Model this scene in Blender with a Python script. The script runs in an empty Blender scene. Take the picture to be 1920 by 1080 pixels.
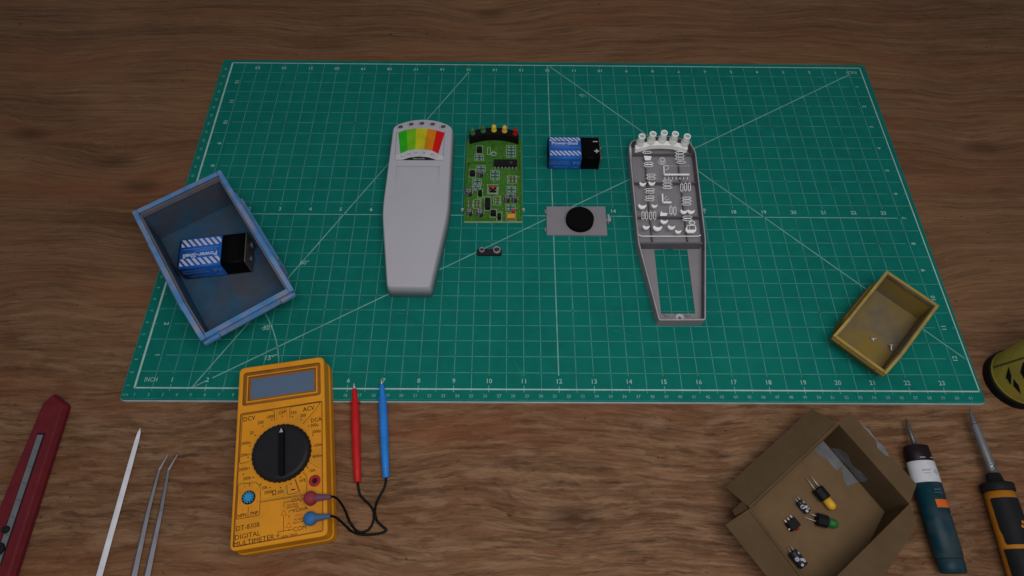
import bpy, math, random
from mathutils import Vector, Matrix
from mathutils.geometry import tessellate_polygon as _tp, delaunay_2d_cdt
def tessellate_polygon(loops):
    if len(loops) == 1: return _tp(loops)
    flat = []; edges = []
    for lp in loops:
        k = len(flat); n = len(lp); flat += [Vector((p[0], p[1])) for p in lp]; edges += [(k+i, k+(i+1) % n) for i in range(n)]
    vo, eo, fo, ov, oe, of = delaunay_2d_cdt(flat, edges, [], 0, 1e-7)
    def inside(p, lp):
        c = False
        for i in range(len(lp)):
            a, b = lp[i-1], lp[i]
            if (a[1] > p[1]) != (b[1] > p[1]) and p[0] < (b[0]-a[0])*(p[1]-a[1])/(b[1]-a[1])+a[0]: c = not c
        return c
    out = []
    for f in fo:
        q = [vo[i] for i in f]; c = sum(q, Vector((0, 0)))/3
        if inside(c, loops[0]) and not any(inside(c, h) for h in loops[1:]): out.append(tuple(ov[i][0] for i in f))
    return out
random.seed(7)
S = 0.0254                      # everything below is written in inches
col = bpy.context.scene.collection
PI = math.pi
sc = bpy.context.scene

# ------------------------------------------------------------------ camera
F = 1184.44; CP = Vector((10.4983, -6.0877, 17.1032))
RM = (Matrix.Rotation(-.0167, 3, 'Z') @ Matrix.Rotation(.5013, 3, 'X') @ Matrix.Rotation(.0205, 3, 'Z'))
def ray(px, py): return RM @ Vector(((px-960)/F, (540-py)/F, -1))
def U(px, py, z=0.0):
    """point at height z on the sight line of a measured point"""
    d = ray(px, py); return CP + d*((z-CP.z)/d.z)
def UP(px, py, p, n):
    d = ray(px, py); return CP + d*((p-CP).dot(n)/d.dot(n))
def UC(px, py, c, r):
    d = ray(px, py); a = d.x**2+d.y**2; ox, oy = CP.x-c[0], CP.y-c[1]
    b = ox*d.x+oy*d.y; q = max(b*b-a*(ox*ox+oy*oy-r*r), 0); return CP + d*((-b-math.sqrt(q))/a)

# ------------------------------------------------------------------ materials
MATS = {}
def M(name, c, rough=.6, spec=.3, metal=0, var=.12, scale=3, wear=None, wear_amt=.5, wear_scale=1.2, wear_min=.45, bump=0, bscale=30, alpha=1, emit=0):
    if name in MATS: return MATS[name]
    m = bpy.data.materials.new(name); m.use_nodes = True; nt = m.node_tree; N = nt.nodes; L = nt.links
    b = N['Principled BSDF']; b.inputs['Roughness'].default_value = rough
    b.inputs['Specular IOR Level'].default_value = spec*.4; b.inputs['Metallic'].default_value = metal
    tc = N.new('ShaderNodeTexCoord'); mp = N.new('ShaderNodeMapping'); mp.inputs['Scale'].default_value = (1/S,)*3
    L.new(tc.outputs['Object'], mp.inputs['Vector'])
    n = N.new('ShaderNodeTexNoise'); n.inputs['Scale'].default_value = scale; n.inputs['Detail'].default_value = 4
    L.new(mp.outputs[0], n.inputs['Vector'])
    r = N.new('ShaderNodeValToRGB'); r.color_ramp.elements[0].position = .3; r.color_ramp.elements[1].position = .7
    r.color_ramp.elements[0].color = (*[x*(1-var) for x in c], 1); r.color_ramp.elements[1].color = (*[min(1, x*(1+var)) for x in c], 1)
    L.new(n.outputs['Fac'], r.inputs['Fac']); out = r.outputs['Color']
    if wear:
        n2 = N.new('ShaderNodeTexNoise'); n2.inputs['Scale'].default_value = wear_scale; n2.inputs['Detail'].default_value = 6
        n2.inputs['Roughness'].default_value = .6; L.new(mp.outputs[0], n2.inputs['Vector'])
        mr = N.new('ShaderNodeMapRange'); mr.inputs['From Min'].default_value = wear_min; mr.inputs['From Max'].default_value = wear_min+.23
        mr.inputs['To Max'].default_value = wear_amt; L.new(n2.outputs['Fac'], mr.inputs['Value'])
        mx = N.new('ShaderNodeMix'); mx.data_type = 'RGBA'; L.new(mr.outputs[0], mx.inputs['Factor'])
        L.new(out, mx.inputs['A']); mx.inputs['B'].default_value = (*wear, 1); out = mx.outputs['Result']
    L.new(out, b.inputs['Base Color'])
    if bump:
        nb = N.new('ShaderNodeTexNoise'); nb.inputs['Scale'].default_value = bscale; nb.inputs['Detail'].default_value = 3
        L.new(mp.outputs[0], nb.inputs['Vector']); bp = N.new('ShaderNodeBump'); bp.inputs['Strength'].default_value = bump
        bp.inputs['Distance'].default_value = .0004; L.new(nb.outputs['Fac'], bp.inputs['Height']); L.new(bp.outputs[0], b.inputs['Normal'])
    if alpha < 1: b.inputs['Alpha'].default_value = alpha
    MATS[name] = m; return m

def wood_material():
    m = bpy.data.materials.new('worn_brown_wood'); m.use_nodes = True; nt = m.node_tree; N = nt.nodes; L = nt.links
    b = N['Principled BSDF']; b.inputs['Specular IOR Level'].default_value = .05
    tc = N.new('ShaderNodeTexCoord'); base = N.new('ShaderNodeMapping'); base.inputs['Scale'].default_value = (1/S,)*3
    L.new(tc.outputs['Object'], base.inputs['Vector'])
    # slow warp of the grain
    wn = N.new('ShaderNodeTexNoise'); wn.inputs['Scale'].default_value = .16; wn.inputs['Detail'].default_value = 2
    L.new(base.outputs[0], wn.inputs['Vector'])
    sub = N.new('ShaderNodeVectorMath'); sub.operation = 'SUBTRACT'; sub.inputs[1].default_value = (.5, .5, .5); L.new(wn.outputs['Color'], sub.inputs[0])
    mul = N.new('ShaderNodeVectorMath'); mul.operation = 'MULTIPLY'; mul.inputs[1].default_value = (0, 1.5, 0); L.new(sub.outputs[0], mul.inputs[0])
    add = N.new('ShaderNodeVectorMath'); add.operation = 'ADD'; L.new(base.outputs[0], add.inputs[0]); L.new(mul.outputs[0], add.inputs[1])
    cur = add.outputs[0]
    # knots: the grain bends round them
    knots = [((9.8, 16.1), 1.6, .55), ((-3.1, 8.3), 1.5, .5), ((-1.9, 7.2), 1.1, .4), ((-6.5, 9.5), 1.2, .3), ((27.5, 9.2), 1.3, .4), ((12.2, -3.4), 1.5, .35), ((20.0, 16.0), 1.5, .4), ((6.2, -4.4), 1.4, -.35)]
    for (kx, ky), rad, amp in knots:
        d = N.new('ShaderNodeVectorMath'); d.operation = 'SUBTRACT'; d.inputs[1].default_value = (kx, ky, 0); L.new(base.outputs[0], d.inputs[0])
        sq = N.new('ShaderNodeVectorMath'); sq.operation = 'MULTIPLY'; sq.inputs[1].default_value = (.55/rad, 1.2/rad, 0); L.new(d.outputs[0], sq.inputs[0])
        ln = N.new('ShaderNodeVectorMath'); ln.operation = 'LENGTH'; L.new(sq.outputs[0], ln.inputs[0])
        mr = N.new('ShaderNodeMapRange'); mr.interpolation_type = 'SMOOTHSTEP'; mr.inputs['From Min'].default_value = 0; mr.inputs['From Max'].default_value = 1.3
        mr.inputs['To Min'].default_value = amp; mr.inputs['To Max'].default_value = 0; L.new(ln.outputs['Value'], mr.inputs['Value'])
        cx = N.new('ShaderNodeCombineXYZ'); L.new(mr.outputs[0], cx.inputs['Y'])
        a2 = N.new('ShaderNodeVectorMath'); a2.operation = 'ADD'; L.new(cur, a2.inputs[0]); L.new(cx.outputs[0], a2.inputs[1]); cur = a2.outputs[0]
    jn = N.new('ShaderNodeTexNoise'); jn.inputs['Scale'].default_value = 5.5; jn.inputs['Detail'].default_value = 3; L.new(base.outputs[0], jn.inputs['Vector'])
    js = N.new('ShaderNodeVectorMath'); js.operation = 'SUBTRACT'; js.inputs[1].default_value = (.5, .5, .5); L.new(jn.outputs['Color'], js.inputs[0])
    jm = N.new('ShaderNodeVectorMath'); jm.operation = 'MULTIPLY'; jm.inputs[1].default_value = (.25, .075, 0); L.new(js.outputs[0], jm.inputs[0])
    ja = N.new('ShaderNodeVectorMath'); ja.operation = 'ADD'; L.new(cur, ja.inputs[0]); L.new(jm.outputs[0], ja.inputs[1]); cur = ja.outputs[0]
    def noise(sx, sy, detail=5, dist=0, rough=.55, off=0):
        mp = N.new('ShaderNodeMapping'); mp.inputs['Scale'].default_value = (sx, sy, 1); mp.inputs['Location'].default_value = (off, off*.7, 0)
        L.new(cur, mp.inputs['Vector']); n = N.new('ShaderNodeTexNoise'); n.inputs['Scale'].default_value = 1
        n.inputs['Detail'].default_value = detail; n.inputs['Distortion'].default_value = dist; n.inputs['Roughness'].default_value = rough
        L.new(mp.outputs[0], n.inputs['Vector']); return n.outputs['Fac']
    def mix(f, a, bb, blend='MIX'):
        x = N.new('ShaderNodeMix'); x.data_type = 'RGBA'; x.blend_type = blend
        if isinstance(f, float): x.inputs['Factor'].default_value = f
        else: L.new(f, x.inputs['Factor'])
        for s, v in (('A', a), ('B', bb)):
            if isinstance(v, tuple): x.inputs[s].default_value = (*v, 1)
            else: L.new(v, x.inputs[s])
        return x.outputs['Result']
    def rng(v, a, bb, lo=0., hi=1.):
        x = N.new('ShaderNodeMapRange'); x.inputs['From Min'].default_value = a; x.inputs['From Max'].default_value = bb
        x.inputs['To Min'].default_value = lo; x.inputs['To Max'].default_value = hi; L.new(v, x.inputs['Value']); return x.outputs[0]
    c = mix(rng(noise(.05, .9, 6, .5), .33, .67), WOOD[0], WOOD[1])
    c = mix(rng(noise(.16, 3.4, 6, .4, .62, 5), .42, .72, 0, .75), c, WOOD[2])
    c = mix(rng(noise(.22, 5.5, 6, .4, .65, 9), .46, .74, 0, .7), c, WOOD[3])
    c = mix(rng(noise(.13, .33, 4, .5, .55, 71), .42, .7, 0, .55), c, WOOD[6])
    fine = noise(.45, 17, 5, .2, .65, 3)
    c = mix(rng(fine, .46, .68, 0, .5), c, WOOD[2])
    c = mix(rng(noise(1.4, 22, 5, .2, .75, 13), .50, .70, 0, .35), c, WOOD[4])
    # wavy cross figure, strongest towards the front of the bench
    sep = N.new('ShaderNodeSeparateXYZ'); L.new(base.outputs[0], sep.inputs[0])
    fr = rng(sep.outputs['Y'], 4.0, -1.0, .12, 1.0)
    fig = noise(.8, 4.6, 5, .5, .66, 17)
    fm = N.new('ShaderNodeMath'); fm.operation = 'MULTIPLY'; L.new(fr, fm.inputs[0]); L.new(rng(fig, .46, .62, 0, .5), fm.inputs[1])
    c = mix(fm.outputs[0], c, WOOD[4])
    fm2 = N.new('ShaderNodeMath'); fm2.operation = 'MULTIPLY'; L.new(fr, fm2.inputs[0]); L.new(rng(noise(.9, 5.0, 5, .5, .66, 31), .50, .68, 0, .72), fm2.inputs[1])
    c = mix(fm2.outputs[0], c, WOOD[2])
    # dark pores, cracks and reddish stains
    c = mix(rng(noise(1.1, 8, 4, .3, .7, 23), .69, .80, 0, .6), c, (.018, .009, .006))
    c = mix(rng(noise(4.2, 6.5, 2, .2, .5, 83), .70, .78, 0, .7), c, (.020, .010, .006))
    c = mix(rng(noise(.5, 30, 5, .2, .7, 91), .52, .74, 0, .45), c, WOOD[2])
    c = mix(rng(noise(.3, 9, 5, .3, .7, 41), .64, .74, 0, .7), c, (.022, .011, .007))
    c = mix(rng(noise(.10, .5, 4, .2, .6, 57), .50, .70, 0, .5), c, WOOD[5])
    for (kx, ky), rad, amp in knots[:6]:
        d = N.new('ShaderNodeVectorMath'); d.operation = 'SUBTRACT'; d.inputs[1].default_value = (kx, ky, 0); L.new(base.outputs[0], d.inputs[0])
        sq = N.new('ShaderNodeVectorMath'); sq.operation = 'MULTIPLY'; sq.inputs[1].default_value = (1.6, 3.6, 0); L.new(d.outputs[0], sq.inputs[0])
        ln = N.new('ShaderNodeVectorMath'); ln.operation = 'LENGTH'; L.new(sq.outputs[0], ln.inputs[0])
        c = mix(rng(ln.outputs['Value'], 1.5, .3, 0, .5), c, (.03, .014, .009))
    L.new(c, b.inputs['Base Color'])
    L.new(rng(fine, .3, .7, .5, .75), b.inputs['Roughness'])
    bp = N.new('ShaderNodeBump'); bp.inputs['Strength'].default_value = .35; bp.inputs['Distance'].default_value = .0004
    L.new(fine, bp.inputs['Height']); L.new(bp.outputs[0], b.inputs['Normal'])
    return m
WOOD = [(.110, .051, .025), (.186, .092, .047), (.050, .023, .012), (.228, .126, .069), (.285, .172, .102), (.185, .062, .028), (.232, .118, .056)]

# ------------------------------------------------------------------ mesh helpers
class MB:
    def __init__(s): s.v = []; s.f = []; s.m = []; s.sm = []
    def face(s, ids, mi=0, sm=False): s.f.append(tuple(ids)); s.m.append(mi); s.sm.append(sm)
    def add(s, pts): k = len(s.v); s.v += [Vector(p) for p in pts]; return list(range(k, k+len(pts)))
    def poly(s, pts, z=None, mi=0):
        """flat polygon (any outline), facing up"""
        P = [Vector((p[0], p[1], p[2] if z is None else z)) for p in pts]; i = s.add(P)
        for t in tessellate_polygon([P]):
            a, b_, c = [P[k] for k in t]
            n = (b_-a).cross(c-a)
            t = t if n.z >= 0 else t[::-1]
            s.face([i[k] for k in t], mi)
    def quad(s, pts, mi=0): s.face(s.add(pts), mi)
    def box(s, x0, x1, y0, y1, z0, z1, mi=0, X=None):
        P = [Vector((x, y, z)) for z in (z0, z1) for x, y in ((x0, y0), (x1, y0), (x1, y1), (x0, y1))]
        if X: P = [X @ p for p in P]
        i = s.add(P)
        for q in ((3, 2, 1, 0), (4, 5, 6, 7), (0, 1, 5, 4), (1, 2, 6, 5), (2, 3, 7, 6), (3, 0, 4, 7)): s.face([i[k] for k in q], mi)
    def bar(s, a, b, w, h=None, mi=0, z=None):
        """flat strip or bar from a to b"""
        a = Vector(a); b = Vector(b)
        if len(a) == 2: a = a.to_3d(); b = b.to_3d()
        if z is not None: a.z = z; b.z = z
        d = (b-a); n = Vector((-d.y, d.x, 0)).normalized()*w/2
        if h is None: s.quad([a-n, b-n, b+n, a+n], mi)
        else:
            u = Vector((0, 0, h)); i = s.add([a-n, b-n, b+n, a+n, a-n+u, b-n+u, b+n+u, a+n+u])
            for q in ((3, 2, 1, 0), (4, 5, 6, 7), (0, 1, 5, 4), (1, 2, 6, 5), (2, 3, 7, 6), (3, 0, 4, 7)): s.face([i[k] for k in q], mi)
    def rings(s, rings, mi=0, cap0=True, cap1=True, sm=True, holes=None, ms=None):
        R = [s.add(r) for r in rings]; n = len(R[0])
        for a in range(len(R)-1):
            for k in range(n):
                s.face([R[a][k], R[a][(k+1) % n], R[a+1][(k+1) % n], R[a+1][k]], ms[a] if ms else mi, sm)
        if cap0: s.face(R[0][::-1], ms[0] if ms else mi)
        if cap1:
            if holes:
                loops = [[Vector(p) for p in rings[-1]]]+[[Vector(p) for p in h] for h in holes]
                ids = list(R[-1]); flat = list(loops[0])
                for h in loops[1:]: ids += s.add(h); flat += h
                for t in tessellate_polygon(loops):
                    a, b_, c = [flat[k] for k in t]
                    if (b_-a).cross(c-a).z < 0: t = t[::-1]
                    s.face([ids[k] for k in t], mi)
            else: s.face(R[-1], ms[-1] if ms else mi)
        return R
    def prism(s, outline, prof, mi=0, holes=None, cap0=True, cap1=True, sm=False, ms=None):
        """outline (ccw xy) swept through prof [(inset, z)...]"""
        s.rings([[Vector((p.x, p.y, z)) for p in inset(outline, d)] for d, z in prof], mi, cap0, cap1, sm,
                [[Vector((p[0], p[1], prof[-1][1])) for p in h] for h in holes] if holes else None, ms)
    def wall(s, loop, z0, z1, mi=0, inward=True):
        a = s.add([Vector((p[0], p[1], z0)) for p in loop]); b = s.add([Vector((p[0], p[1], z1)) for p in loop]); n = len(a)
        for k in range(n): s.face([a[k], a[(k+1) % n], b[(k+1) % n], b[k]][::(-1 if inward else 1)], mi)
    def lathe(s, p0, p1, prof, n=20, mi=0, sm=True, sq=(1, 1), ms=None):
        """round body round the axis p0->p1; prof = (distance along, radius)"""
        p0 = Vector(p0); p1 = Vector(p1); ax = (p1-p0).normalized()
        u = Vector((0, 0, 1)) if abs(ax.z) < .9 else Vector((0, 1, 0)); sx = ax.cross(u).normalized(); up = sx.cross(ax).normalized()
        rs = []
        for t, r in prof:
            rs.append([p0+ax*t+(sx*math.cos(-2*PI*k/n)*sq[0]+up*math.sin(-2*PI*k/n)*sq[1])*max(r, .001) for k in range(n)])
        s.rings(rs, mi, True, True, sm, None, ms)
    def disc(s, c, r, z, n=24, mi=0, ry=None): s.poly([(c[0]+r*math.cos(2*PI*k/n), c[1]+(ry or r)*math.sin(2*PI*k/n)) for k in range(n)], z, mi)
    def cyl(s, c, r, z0, z1, n=24, mi=0, bev=.0, r1=None):
        r1 = r if r1 is None else r1
        pr = [(0, r), (z1-z0-bev, r1), (z1-z0, r1-bev)] if bev else [(0, r), (z1-z0, r1)]
        s.lathe((c[0], c[1], z0), (c[0], c[1], z1), pr, n, mi)
    def ring(s, c, ri, ro, z0, z1, n=28, mi=0):
        """upright tube wall with a flat top"""
        L_ = lambda r, z: [Vector((c[0]+r*math.cos(2*PI*k/n), c[1]+r*math.sin(2*PI*k/n), z)) for k in range(n)]
        b = (ro-ri)*.25
        s.rings([L_(ro, z0), L_(ro, z1-b), L_(ro-b, z1), L_(ri+b, z1), L_(ri, z1-b), L_(ri, z0)], mi, False, False)
    def tube(s, pts, r, n=8, mi=0, sub=6):
        P = [Vector(p) for p in pts]; Q = []
        for i in range(len(P)-1):
            a = P[max(i-1, 0)]; b = P[i]; c = P[i+1]; d = P[min(i+2, len(P)-1)]
            for k in range(sub):
                t = k/sub; Q.append(.5*((2*b)+(c-a)*t+(2*a-5*b+4*c-d)*t*t+(3*b-a-3*c+d)*t**3))
        Q.append(P[-1]); rs = []
        for i, q in enumerate(Q):
            d = (Q[min(i+1, len(Q)-1)]-Q[max(i-1, 0)]).normalized()
            u = Vector((0, 0, 1)) if abs(d.z) < .95 else Vector((1, 0, 0)); sx = d.cross(u).normalized(); up = sx.cross(d)
            rs.append([q+(sx*math.cos(-2*PI*k/n)+up*math.sin(-2*PI*k/n))*r for k in range(n)])
        s.rings(rs, mi)
    def text(s, txt, x, y, z, size, rot=0, mi=0, align='CENTER', bold=0, wide=1.0, T=None):
        cu = bpy.data.curves.new('t', 'FONT'); cu.body = txt; cu.size = size; cu.align_x = align; cu.align_y = 'CENTER'; cu.offset = bold*size; cu.resolution_u = 2
        o = bpy.data.objects.new('t', cu); col.objects.link(o); bpy.context.view_layer.update()
        me = o.evaluated_get(bpy.context.evaluated_depsgraph_get()).to_mesh()
        X = T or (Matrix.Translation((x, y, z)) @ Matrix.Rotation(rot, 4, 'Z') @ Matrix.Diagonal((wide, 1, 1, 1)))
        k = s.add([X @ v.co for v in me.vertices])
        for p in me.polygons: s.face([k[i] for i in p.vertices], mi)
        o.evaluated_get(bpy.context.evaluated_depsgraph_get()).to_mesh_clear()
        bpy.data.objects.remove(o); bpy.data.curves.remove(cu)
    def build(s, name, mats, parent=None, bevel=0, shade=True):
        if not isinstance(mats, (list, tuple)): mats = [mats]
        me = bpy.data.meshes.new(name)
        base = Matrix.Identity(4)
        if parent is not None: base = ROOTM[parent.name].inverted()
        me.from_pydata([((base @ v)*S)[:] for v in s.v], [], s.f)
        for m in mats: me.materials.append(m)
        for p, mi, sm in zip(me.polygons, s.m, s.sm): p.material_index = min(mi, len(mats)-1); p.use_smooth = sm
        me.validate(); me.update()
        o = bpy.data.objects.new(name, me); col.objects.link(o)
        if parent is not None: o.parent = parent; ROOTM[o.name] = ROOTM[parent.name]
        else: ROOTM[o.name] = Matrix.Identity(4)
        if bevel:
            b = o.modifiers.new('edge', 'BEVEL'); b.width = bevel*S; b.segments = 2; b.limit_method = 'ANGLE'; b.angle_limit = .6
        return o
ROOTM = {}
class RL(list): src = None
def inset(P, d):
    if getattr(P, 'src', None):
        if not d: return list(P)
        Q, r, n_ = P.src; r = r if isinstance(r, (list, tuple)) else [r]*len(Q)
        return list(rnd(inset(Q, d), [max(x-d, .004) if x > 0 else 0 for x in r], n_))
    P = [Vector((p[0], p[1])) for p in P]
    if not d: return P
    n = len(P); out = []
    for k in range(n):
        a = (P[k]-P[k-1]); b = (P[(k+1) % n]-P[k])
        na = Vector((-a.y, a.x)).normalized(); nb = Vector((-b.y, b.x)).normalized(); m = (na+nb)
        m = m/max(m.length_squared/2, .3)
        out.append(P[k]+m*d)
    return out
def ccw(P):
    a = sum(P[k-1][0]*P[k][1]-P[k][0]*P[k-1][1] for k in range(len(P)))
    return P if a > 0 else P[::-1]
def rnd(P, r, n=5):
    P = [Vector((p[0], p[1])) for p in ccw(list(P))]; out = RL(); out.src = (P, r, n); N_ = len(P)
    for k in range(N_):
        rr = r[k] if isinstance(r, (list, tuple)) else r
        a = (P[k-1]-P[k]); b = (P[(k+1) % N_]-P[k]); t = min(rr, a.length*.49, b.length*.49)
        p0 = P[k]+a.normalized()*t; p1 = P[k]+b.normalized()*t
        if rr <= 0: out.append(P[k]); continue
        for i in range(n+1):
            u = i/n; out.append(p0*(1-u)**2+P[k]*2*u*(1-u)+p1*u*u)
    return out
def rect(x0, x1, y0, y1): return [(x0, y0), (x1, y0), (x1, y1), (x0, y1)]
def circ(c, r, n=24): return [(c[0]+r*math.cos(2*PI*k/n), c[1]+r*math.sin(2*PI*k/n)) for k in range(n)]
def thing(name, label, cat, x=0, y=0, z=0, rot=0, group=None):
    o = bpy.data.objects.new(name, None); col.objects.link(o); o.location = (x*S, y*S, z*S); o.rotation_euler = (0, 0, rot)
    o.empty_display_size = .01; o['label'] = label; o['category'] = cat
    if group: o['group'] = group
    ROOTM[o.name] = Matrix.Translation((x, y, z)) @ Matrix.Rotation(rot, 4, 'Z')
    return o

TZ = -.12      # table top height; the mat's upper face is z = 0
# ------------------------------------------------------------------ setting
m = MB(); m.quad([(-40, -30, TZ), (62, -30, TZ), (62, 50, TZ), (-40, 50, TZ)])
t = m.build('table_surface', wood_material()); t['kind'] = 'structure'

# ------------------------------------------------------------------ cutting mat
GREEN = M('green_mat_vinyl', (.003, .132, .108), .6, .12, var=.08, scale=2.5, wear=(.004, .165, .13), wear_amt=.5, wear_scale=.22, bump=.15, bscale=60)
PALE = M('pale_mat_core', (.42, .46, .46), .6)
mat = thing('cutting_mat', 'large green self-healing cutting mat with inch grid lying on the wooden table', 'cutting mat', 12, 6.4, TZ)
out = rnd([U(222, 751.5), U(1851, 758), U(1621, 121.5), U(419, 111)], .16)
m = MB(); m.prism(out, [(0, TZ+.004), (0, -.03), (.010, -.010), (.018, 0)], 1, ms=[1, 1, 1, 0]); m.build('mat_sheet', [GREEN, PALE], mat)
m = MB(); Z = .004
def ln(x0, y0, x1, y1, w, mi): m.bar((x0, y0), (x1, y1), w, mi=mi, z=Z+.001*mi-(.0055 if mi == 6 else 0))
W0, W1, W2 = .026, .018, .034
for k in range(1, 48):
    x = k/2; integer = k % 2 == 0; mi = 0 if (k % 5) else 1; w = .021 if (k % 5) else .036
    if k == 24:
        ln(x, .42, x, 13, .034, 2); ln(x, -.09, x, .09, .02, 2); continue
    if integer:
        ln(x, .42, x, 5.97, w, mi); ln(x, 6.36, x, 12.58, w, mi); ln(x, -.09, x, .11, .02, 2); ln(x, 12.87, x, 13.05, .016, 0)
    else:
        ln(x, -.09, x, 5.97, w, mi); ln(x, 6.1, x, 12.97, w, mi)
for k in range(1, 26):
    y = k/2; integer = k % 2 == 0; mi = 0 if (k % 5) else 1; w = .02 if (k % 5) else .034
    if k == 12: ln(.62, y, 23.4, y, .032, 2); continue
    if integer:
        ln(.62, y, 23.38, y, w, mi); ln(-.1, y, .12, y, .016, 0); ln(23.88, y, 24.06, y, .016, 0)
    else: ln(0, y, 23.97, y, w, mi)
for a, b, w in (((0, 0), (24, 0), .042), ((24, 0), (24, 13), .036), ((24, 13), (0, 13), .036), ((0, 13), (0, 0), .06)): ln(*a, *b, w, 3)
for k in range(1, 96*2):      # short eighth-inch ticks on the near and far edges of the frame
    if k % 4: ln(k/8, -.035 if k % 2 else -.05, k/8, -.0, .012, 0)
ln(1.6, 0, 9.0, 12.6, .034, 2)
ln(1.6, 0, 1.98, .22, .034, 2); ln(2.12, .3, 23.5, 12.64, .034, 2); ln(12.08, 12.95, 23.92, 1.02, .034, 2)
pp = [(4*math.cos(a), 4*math.sin(a)) for a in [i*PI/120 for i in range(0, 61)]]
for a, b in zip(pp, pp[1:]): ln(*a, *b, .032, 2)
for a in (15, 30): r_ = math.radians(a); ln(3.72*math.cos(r_), 3.72*math.sin(r_), 4*math.cos(r_), 4*math.sin(r_), .03, 2)
e0 = (-.30, -.32)
ln(-.33, -.32, 24.06, -.32, .014, 1); ln(-.315, -.3, -.335, 13.12, .014, 1)
for k in range(1, 62*2):
    x = .3937*k/2-.335
    if x < 24.0: ln(x, -.32, x, -.285 if k % 2 else -.265, .012, 1)
for k in range(1, 68):
    y = .3937*k/2-.32
    if y < 13.1: ln(-.32, y, -.285 if k % 2 else -.265, y, .012, 1)
random.seed(11)
for k in range(170):
    x, y = random.uniform(.2, 23.8), random.uniform(.2, 12.8); a_ = random.gauss(.9, .9); l_ = random.expovariate(4)+.06
    x2, y2 = x+l_*math.cos(a_), y+l_*math.sin(a_); xm, ym = (x+x2)/2+random.gauss(0, .02), (y+y2)/2+random.gauss(0, .02)
    ln(x, y, xm, ym, .010, 6); ln(xm, ym, x2, y2, .007, 6)
PRN = [M('print_faint', (.062, .25, .215), .6, var=.2, scale=2), M('print_dim', (.035, .19, .16), .6, var=.3, scale=2), M('print_mid', (.14, .33, .29), .6, var=.2), M('print_bright', (.30, .45, .42), .6, var=.15), M('number_print', (.25, .42, .38), .6, var=.15), M('small_number_print', (.13, .32, .28), .6, var=.15), M('scuffed_vinyl', (.012, .21, .165), .6, var=.3, scale=4)]
grid_mb = m; m = MB(); Zt = .009
for k in range(1, 24):
    m.text(str(k), k, .24, Zt, .19, 0, 0, bold=.012)
    m.text(str(k), 24-k, 12.74, Zt, .19, PI, 0, bold=.02)
    m.text(str(k), k, 6.2, Zt, .19, 0, 0, bold=.02)
m.text('INCH', .40, .24, Zt, .19, 0, 0, bold=.01, wide=.8); m.text('INCH', 23.62, 12.76, Zt, .21, PI, 0, wide=.8)
for k in range(1, 13):
    m.text(str(k), .37, k, Zt, .19, -PI/2, 0, bold=.03); m.text(str(k), 23.64, 13-k, Zt, .19, PI/2, 0, bold=.02)
for txt, x, y in (('60°', 4.13, 4.14), ('30°', 3.40, 1.87), ('15°', 3.62, .92)): m.text(txt, x, y, Zt, .21, 0, 0, bold=.005)
m.text('45°', 13.25, 11.42, Zt, .2, -.6, 0)
for k in range(1, 62):
    x = .3937*k-.335
    if x < 24.0: m.text(str(k), x, -.2, Zt, .125, 0, 1, bold=.02)
m.text('cm', -.2, -.2, Zt, .14, 0, 1)
for k in range(1, 34): m.text(str(k), -.2, .3937*k-.32, Zt, .125, -PI/2, 1, bold=.02)
k = grid_mb.add(m.v)[0]
for f_, mi_ in zip(m.f, m.m): grid_mb.face([i+k for i in f_], mi_+4)
grid_mb.build('printed_grid', PRN, mat)

# ------------------------------------------------------------------ front case
SHELL = M('pale_grey_plastic', (.39, .38, .42), .5, .35, var=.03, scale=.8, bump=.12, bscale=90)
BLACKP = M('matte_black_plastic', (.009, .009, .010), .6, .3)
DARKG = M('dark_grey_cavity', (.11, .105, .115), .7)
case = thing('front_case', 'pale grey handheld meter front shell with five holes and coloured rainbow scale', 'meter case', 7.55, 6, 0)
Hc = .6
lo = [(6.92, 2.98), (8.20, 2.98), (8.60, 5.75), (8.58, 9.28)]
arc = [(7.56+x, 9.66-.30*(abs(x)/.98)**2) for x in [.85, .6, .35, 0, -.35, -.6, -.85]]
outl = rnd(lo+arc+[(6.53, 9.28), (6.50, 5.75)], [.12, .12, .5, .16]+[.1]*7+[.16, .5])
holes_px = [(751, 238.5), (771, 233.5), (791, 232), (811.3, 233.3), (831, 238)]
HC = [U(x, y, Hc) for x, y in holes_px]
holes = [circ(c, .082, 20)[::-1] for c in HC]
pk = [U(745, 311, Hc), U(824, 311, Hc), U(823, 362, Hc), U(740, 362, Hc)]
pk = [(6.85+0, pk[0].y), (8.10, pk[0].y), (8.10, pk[2].y), (6.85, pk[2].y)]
x0, x1 = U(744, 311, Hc).x, U(824.5, 311, Hc).x
pk = [(x0, pk[0][1]), (x0, pk[2][1]), (x1, pk[2][1]), (x1, pk[0][1])]
m = MB(); m.prism(outl, [(-.05, .0), (-.012, .48), (.002, .54), (.02, .578), (.045, Hc)], 0, holes=holes+[pk], sm=True)
for c in HC:
    m.wall(circ(c, .082, 20), .54, Hc, 1); m.disc(c, .082, .54, 20, 1)
y1, y0 = pk[0][1], pk[1][1]; dp = .045
m.quad([(x0, y0, Hc), (x1, y0, Hc), (x1, y1, Hc-dp), (x0, y1, Hc-dp)])
m.quad([(x0, y1, Hc), (x0, y1, Hc-dp), (x1, y1, Hc-dp), (x1, y1, Hc)])
m.face(m.add([(x0, y0, Hc), (x0, y1, Hc-dp), (x0, y1, Hc)])); m.face(m.add([(x1, y0, Hc), (x1, y1, Hc), (x1, y1, Hc-dp)]))
m.build('shell', [SHELL, DARKG], case)
for c in HC:
    m = MB(); m.ring(c, .084, .128, Hc, Hc+.035); m.build('led_ring', SHELL, case)
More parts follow.
